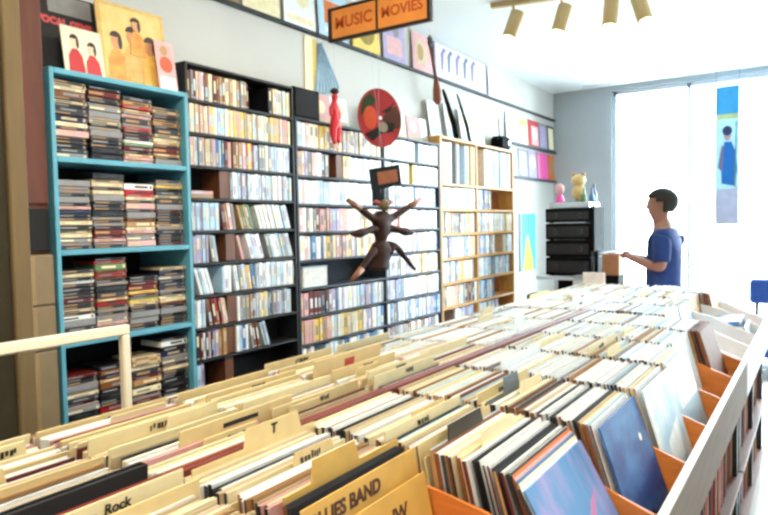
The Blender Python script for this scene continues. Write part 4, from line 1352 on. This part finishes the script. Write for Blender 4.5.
MB().ball((0, 0, 0.185), (0.065, 0.055, 0.052), ym).build('head', t, smooth=True)
for s_ in (-1, 1):
    MB().ball((s_ * 0.045, 0, 0.235), 0.018, CM('tan')).build('ear', t, smooth=True)
for i, (x, y, h, c) in enumerate(((-1.67, CY + 0.10, 0.21, 'navy'), (-1.655, CY - 0.02, 0.17, 'blue'), (-1.70, CY - 0.10, 0.17, 'green'))):
    b = MB()
    b.tube([(0, 0, 0), (0, 0, h * 0.6), (0, 0, h * 0.72), (0, 0, h * 0.75), (0, 0, h)], [0.024, 0.024, 0.014, 0.010, 0.010], CM(c, 'plastic'), 14)
    tag(b.build('bottle', None, (x, y, 1.0305 + 0.59 + 0.001), smooth=True), f'{c} bottle on top of the black audio stack', 'bottle')
t = thing('plinth', 'slim black plinth carrying a brown box beside the counter', 'stand', (-1.425, 5.55, 0))
MB().span((-0.065, -0.10, 0.02), (0.065, 0.10, 1.055), blackpl, 0.004).build('column', t)
MB().span((-0.09, -0.12, 0.0), (0.09, 0.12, 0.0195), blackpl, 0.003).build('base', t)
b = MB()
b.box((0, 0, 0.087), (0.135, 0.19, 0.174), M('kraft_box', (0.62, 0.42, 0.27), 0.7, 0.1, 12), None, 0.004)
b.box((0, 0, 0.176), (0.137, 0.192, 0.006), M('kraft_lid', (0.66, 0.46, 0.30), 0.7, 0.1, 12), None, 0.001)
tag(b.build('kraft_box', None, (-1.425, 5.55, 1.0555)), 'brown kraft box standing on the slim black plinth', 'box')
t = thing('notice_stand', 'white notice board on a thin stand at the far end of the bins', 'sign', (-1.33, 4.66, 0))
MB().box((0, 0, 1.03), (0.155, 0.012, 0.22), CM('white'), (R(8), 0, 0), 0.003).build('board', t)
MB().tube([(0, 0.012, 0.02), (0, 0.012, 0.95)], 0.010, silver, 10).build('pole', t)
MB().tube([(0, 0, 0.0), (0, 0, 0.018)], 0.11, silver, 20).build('base', t)
t = thing('stool', 'black round stool below the turquoise poster', 'stool', (-1.88, 5.18, 0))
MB().tube([(0, 0, 0.84), (0, 0, 0.845), (0, 0, 0.90), (0, 0, 0.915)], [0.12, 0.15, 0.15, 0.12], blackpl, 22).build('seat', t, smooth=True)
for a in range(4):
    x, y = math.cos(PI / 4 + a * PI / 2), math.sin(PI / 4 + a * PI / 2)
    MB().tube([(x * 0.09, y * 0.09, 0.8395), (x * 0.17, y * 0.17, 0.0)], 0.013, blackpl, 8).build('leg', t)
b = MB()
b.tube([(0.133 * math.cos(2 * PI * i / 20), 0.133 * math.sin(2 * PI * i / 20), 0.36) for i in range(21)], 0.008, silver, 6)
b.build('foot_ring', t)
# blue chair at the right
t = thing('chair', 'blue padded chair beyond the window end of the bins', 'chair', (-0.20, 5.62, 0))
bl = M('blue_fabric', (0.14, 0.30, 0.62), 0.8, 0.12, 40)
MB().span((-0.24, -0.035, 0.86), (0.24, 0.03, 1.045), bl, 0.03).build('backrest', t)
MB().span((-0.23, 0.0, 0.44), (0.23, 0.46, 0.51), bl, 0.03).build('seat', t)
for x in (-0.19, 0.19):
    MB().tube([(x, 0.0, 0.90), (x, 0.02, 0.45), (x, -0.04, 0.0)], 0.013, blackpl, 8).build('rear_leg', t)
    MB().tube([(x, 0.42, 0.4395), (x, 0.45, 0.0)], 0.013, blackpl, 8).build('front_leg', t)

# ------------------------------------------------------------------ person behind the bins, in profile towards the wall
p = thing('person', 'dark-haired person in a blue t-shirt reading a sleeve by the window', 'person', (-0.93, 4.93, 0))
sk = M('person_skin', (0.58, 0.40, 0.33), 0.55, 0.06, 12)
pel, wai, che, nb = (0.02, 0, 0.93, 0.15, 0.115), (0.01, 0, 1.08, 0.145, 0.11), (0.015, 0, 1.28, 0.16, 0.115), (0.02, 0, 1.43, 0.07, 0.06)
chains = [
    ([pel, wai, che, nb, (0.0, 0, 1.485, 0.052), (-0.022, 0, 1.535, 0.062, 0.068), (-0.022, 0, 1.585, 0.076, 0.090), (-0.016, 0, 1.635, 0.078, 0.096), (-0.010, 0, 1.675, 0.062, 0.076), (-0.008, 0, 1.695, 0.035, 0.045)], True),
]
for s_ in (-1, 1):
    hx, hz = (-0.255, 1.262) if s_ < 0 else (-0.235, 1.245)
    sh_ = (0.03, s_ * 0.165, 1.385, 0.055)
    el = (0.035, s_ * 0.215, 1.165, 0.040)
    wr = (hx + 0.07, s_ * 0.13, hz - 0.02, 0.026)
    pm = (hx, s_ * 0.10, hz, 0.020, 0.034)
    chains.append(([nb, sh_, el, wr, pm], False))
    for f, (dy, ln) in enumerate(((-0.030, 0.062), (-0.010, 0.072), (0.011, 0.068), (0.031, 0.052))):
        a0 = (hx - 0.004, s_ * 0.10 + dy, hz, 0.0085)
        chains.append(([a0, (hx - 0.04, s_ * 0.10 + dy * 1.1, hz - 0.006, 0.0082), (hx - 0.04 - ln * 0.45, s_ * 0.10 + dy * 1.1, hz + 0.001, 0.0075), (hx - 0.04 - ln * 0.7, s_ * 0.10 + dy, hz + 0.012, 0.0062)], 'own'))
    chains.append(([(hx + 0.02, s_ * 0.075, hz + 0.004, 0.010), (hx - 0.005, s_ * 0.055, hz + 0.022, 0.0095), (hx - 0.035, s_ * 0.06, hz + 0.034, 0.008)], 'own'))
    hip, kn, an = (0.02, s_ * 0.085, 0.86, 0.085), (0.0, s_ * 0.09, 0.49, 0.056), (0.03, s_ * 0.09, 0.09, 0.040)
    chains.append(([pel, hip, kn, an, (0.0, s_ * 0.095, 0.045, 0.040), (-0.13, s_ * 0.10, 0.03, 0.028)], False))
# nose, chin and ears grow from the head
chains.append(([(-0.085, 0, 1.620, 0.010), (-0.112, 0, 1.592, 0.013), (-0.102, 0, 1.580, 0.012)], 'own'))
chains.append(([(-0.05, 0, 1.530, 0.030), (-0.082, 0, 1.522, 0.022)], 'own'))
for s_ in (-1, 1):
    chains.append(([(0.0, s_ * 0.070, 1.575, 0.010), (0.006, s_ * 0.077, 1.595, 0.014), (0.010, s_ * 0.078, 1.615, 0.010)], 'own'))
skin_mesh('body', chains, p, sk, sub=2)
shirt_m = M('blue_tshirt', (0.10, 0.20, 0.42), 0.85, 0.10, 20)
sc = [([(0.02, 0, 0.86, 0.172, 0.135), (0.012, 0, 0.98, 0.168, 0.132), (0.008, 0, 1.10, 0.164, 0.127), (0.018, 0, 1.28, 0.176, 0.130), (0.024, 0, 1.405, 0.105, 0.085), (0.022, 0, 1.448, 0.076, 0.066)], True)]
for s_ in (-1, 1):
    sc.append(([(0.024, 0, 1.405, 0.105, 0.085), (0.03, s_ * 0.165, 1.385, 0.072), (0.033, s_ * 0.20, 1.24, 0.064), (0.034, s_ * 0.205, 1.205, 0.062)], False))
skin_mesh('t_shirt', sc, p, shirt_m, sub=2)
tr_ = M('navy_trousers', (0.10, 0.11, 0.16), 0.85, 0.1, 20)
tcs = [([(0.02, 0, 0.96, 0.160, 0.125), (0.02, 0, 0.90, 0.165, 0.125)], True)]
for s_ in (-1, 1):
    tcs.append(([(0.02, 0, 0.90, 0.165, 0.125), (0.02, s_ * 0.087, 0.80, 0.096), (0.0, s_ * 0.09, 0.49, 0.070), (0.03, s_ * 0.09, 0.10, 0.058)], False))
skin_mesh('trousers', tcs, p, tr_, sub=2)
for s_ in (-1, 1):
    b = MB()
    b.box((-0.035, s_ * 0.097, 0.011), (0.27, 0.095, 0.022), blackpl, None, 0.01)
    b.ball((-0.06, s_ * 0.097, 0.045), (0.115, 0.047, 0.045), CM('charcoal'))
    b.ball((0.04, s_ * 0.097, 0.055), (0.062, 0.047, 0.055), CM('charcoal'))
    b.build('shoe', p, smooth=True)
hair_m = M('dark_hair', (0.09, 0.075, 0.075), 0.6, 0.3, 40)
b = MB().ball((0.0, 0, 1.632), (0.112, 0.094, 0.100), hair_m, 28, 18)
keep = []
for f in b.f:
    c = sum((Vector(b.v[q]) for q in f), Vector()) / len(f)
    if c.z > 1.672 + 0.10 * max(0.0, -c.x - 0.07) or c.x > 0.015 and c.z > 1.555 or (c.x > -0.035 and c.z > 1.635 and abs(c.y) > 0.05):
        keep.append(f)
b.f, b.mi = keep, [0] * len(keep)
hr = b.build('hair', p, smooth=True)
sm = hr.modifiers.new('solid', 'SOLIDIFY')
sm.thickness = 0.016
sm.offset = -1
for s_ in (-1, 1):
    MB().ball((-0.094, s_ * 0.032, 1.618), (0.010, 0.013, 0.008), CM('white'), 10, 7).build('eye', p, smooth=True)
    MB().ball((-0.096, s_ * 0.032, 1.638), (0.012, 0.020, 0.005), hair_m, 10, 6).build('eyebrow', p, smooth=True)
MB().ball((-0.095, 0, 1.555), (0.010, 0.022, 0.006), M('lip', (0.55, 0.30, 0.28), 0.5), 10, 6).build('mouth', p, smooth=True)
b = MB()
b.box((0, 0, 0), (0.20, 0.26, 0.005), CM('pale blue'), None, 0.0015)
b.box((-0.01, 0, 0.0028), (0.12, 0.16, 0.0006), CM('white'))
tag(b.build('record_sleeve', None, (-0.93 - 0.305, 4.93, 1.277), (0, R(-4), 0)), 'pale blue sleeve held flat in both hands by the person', 'record')
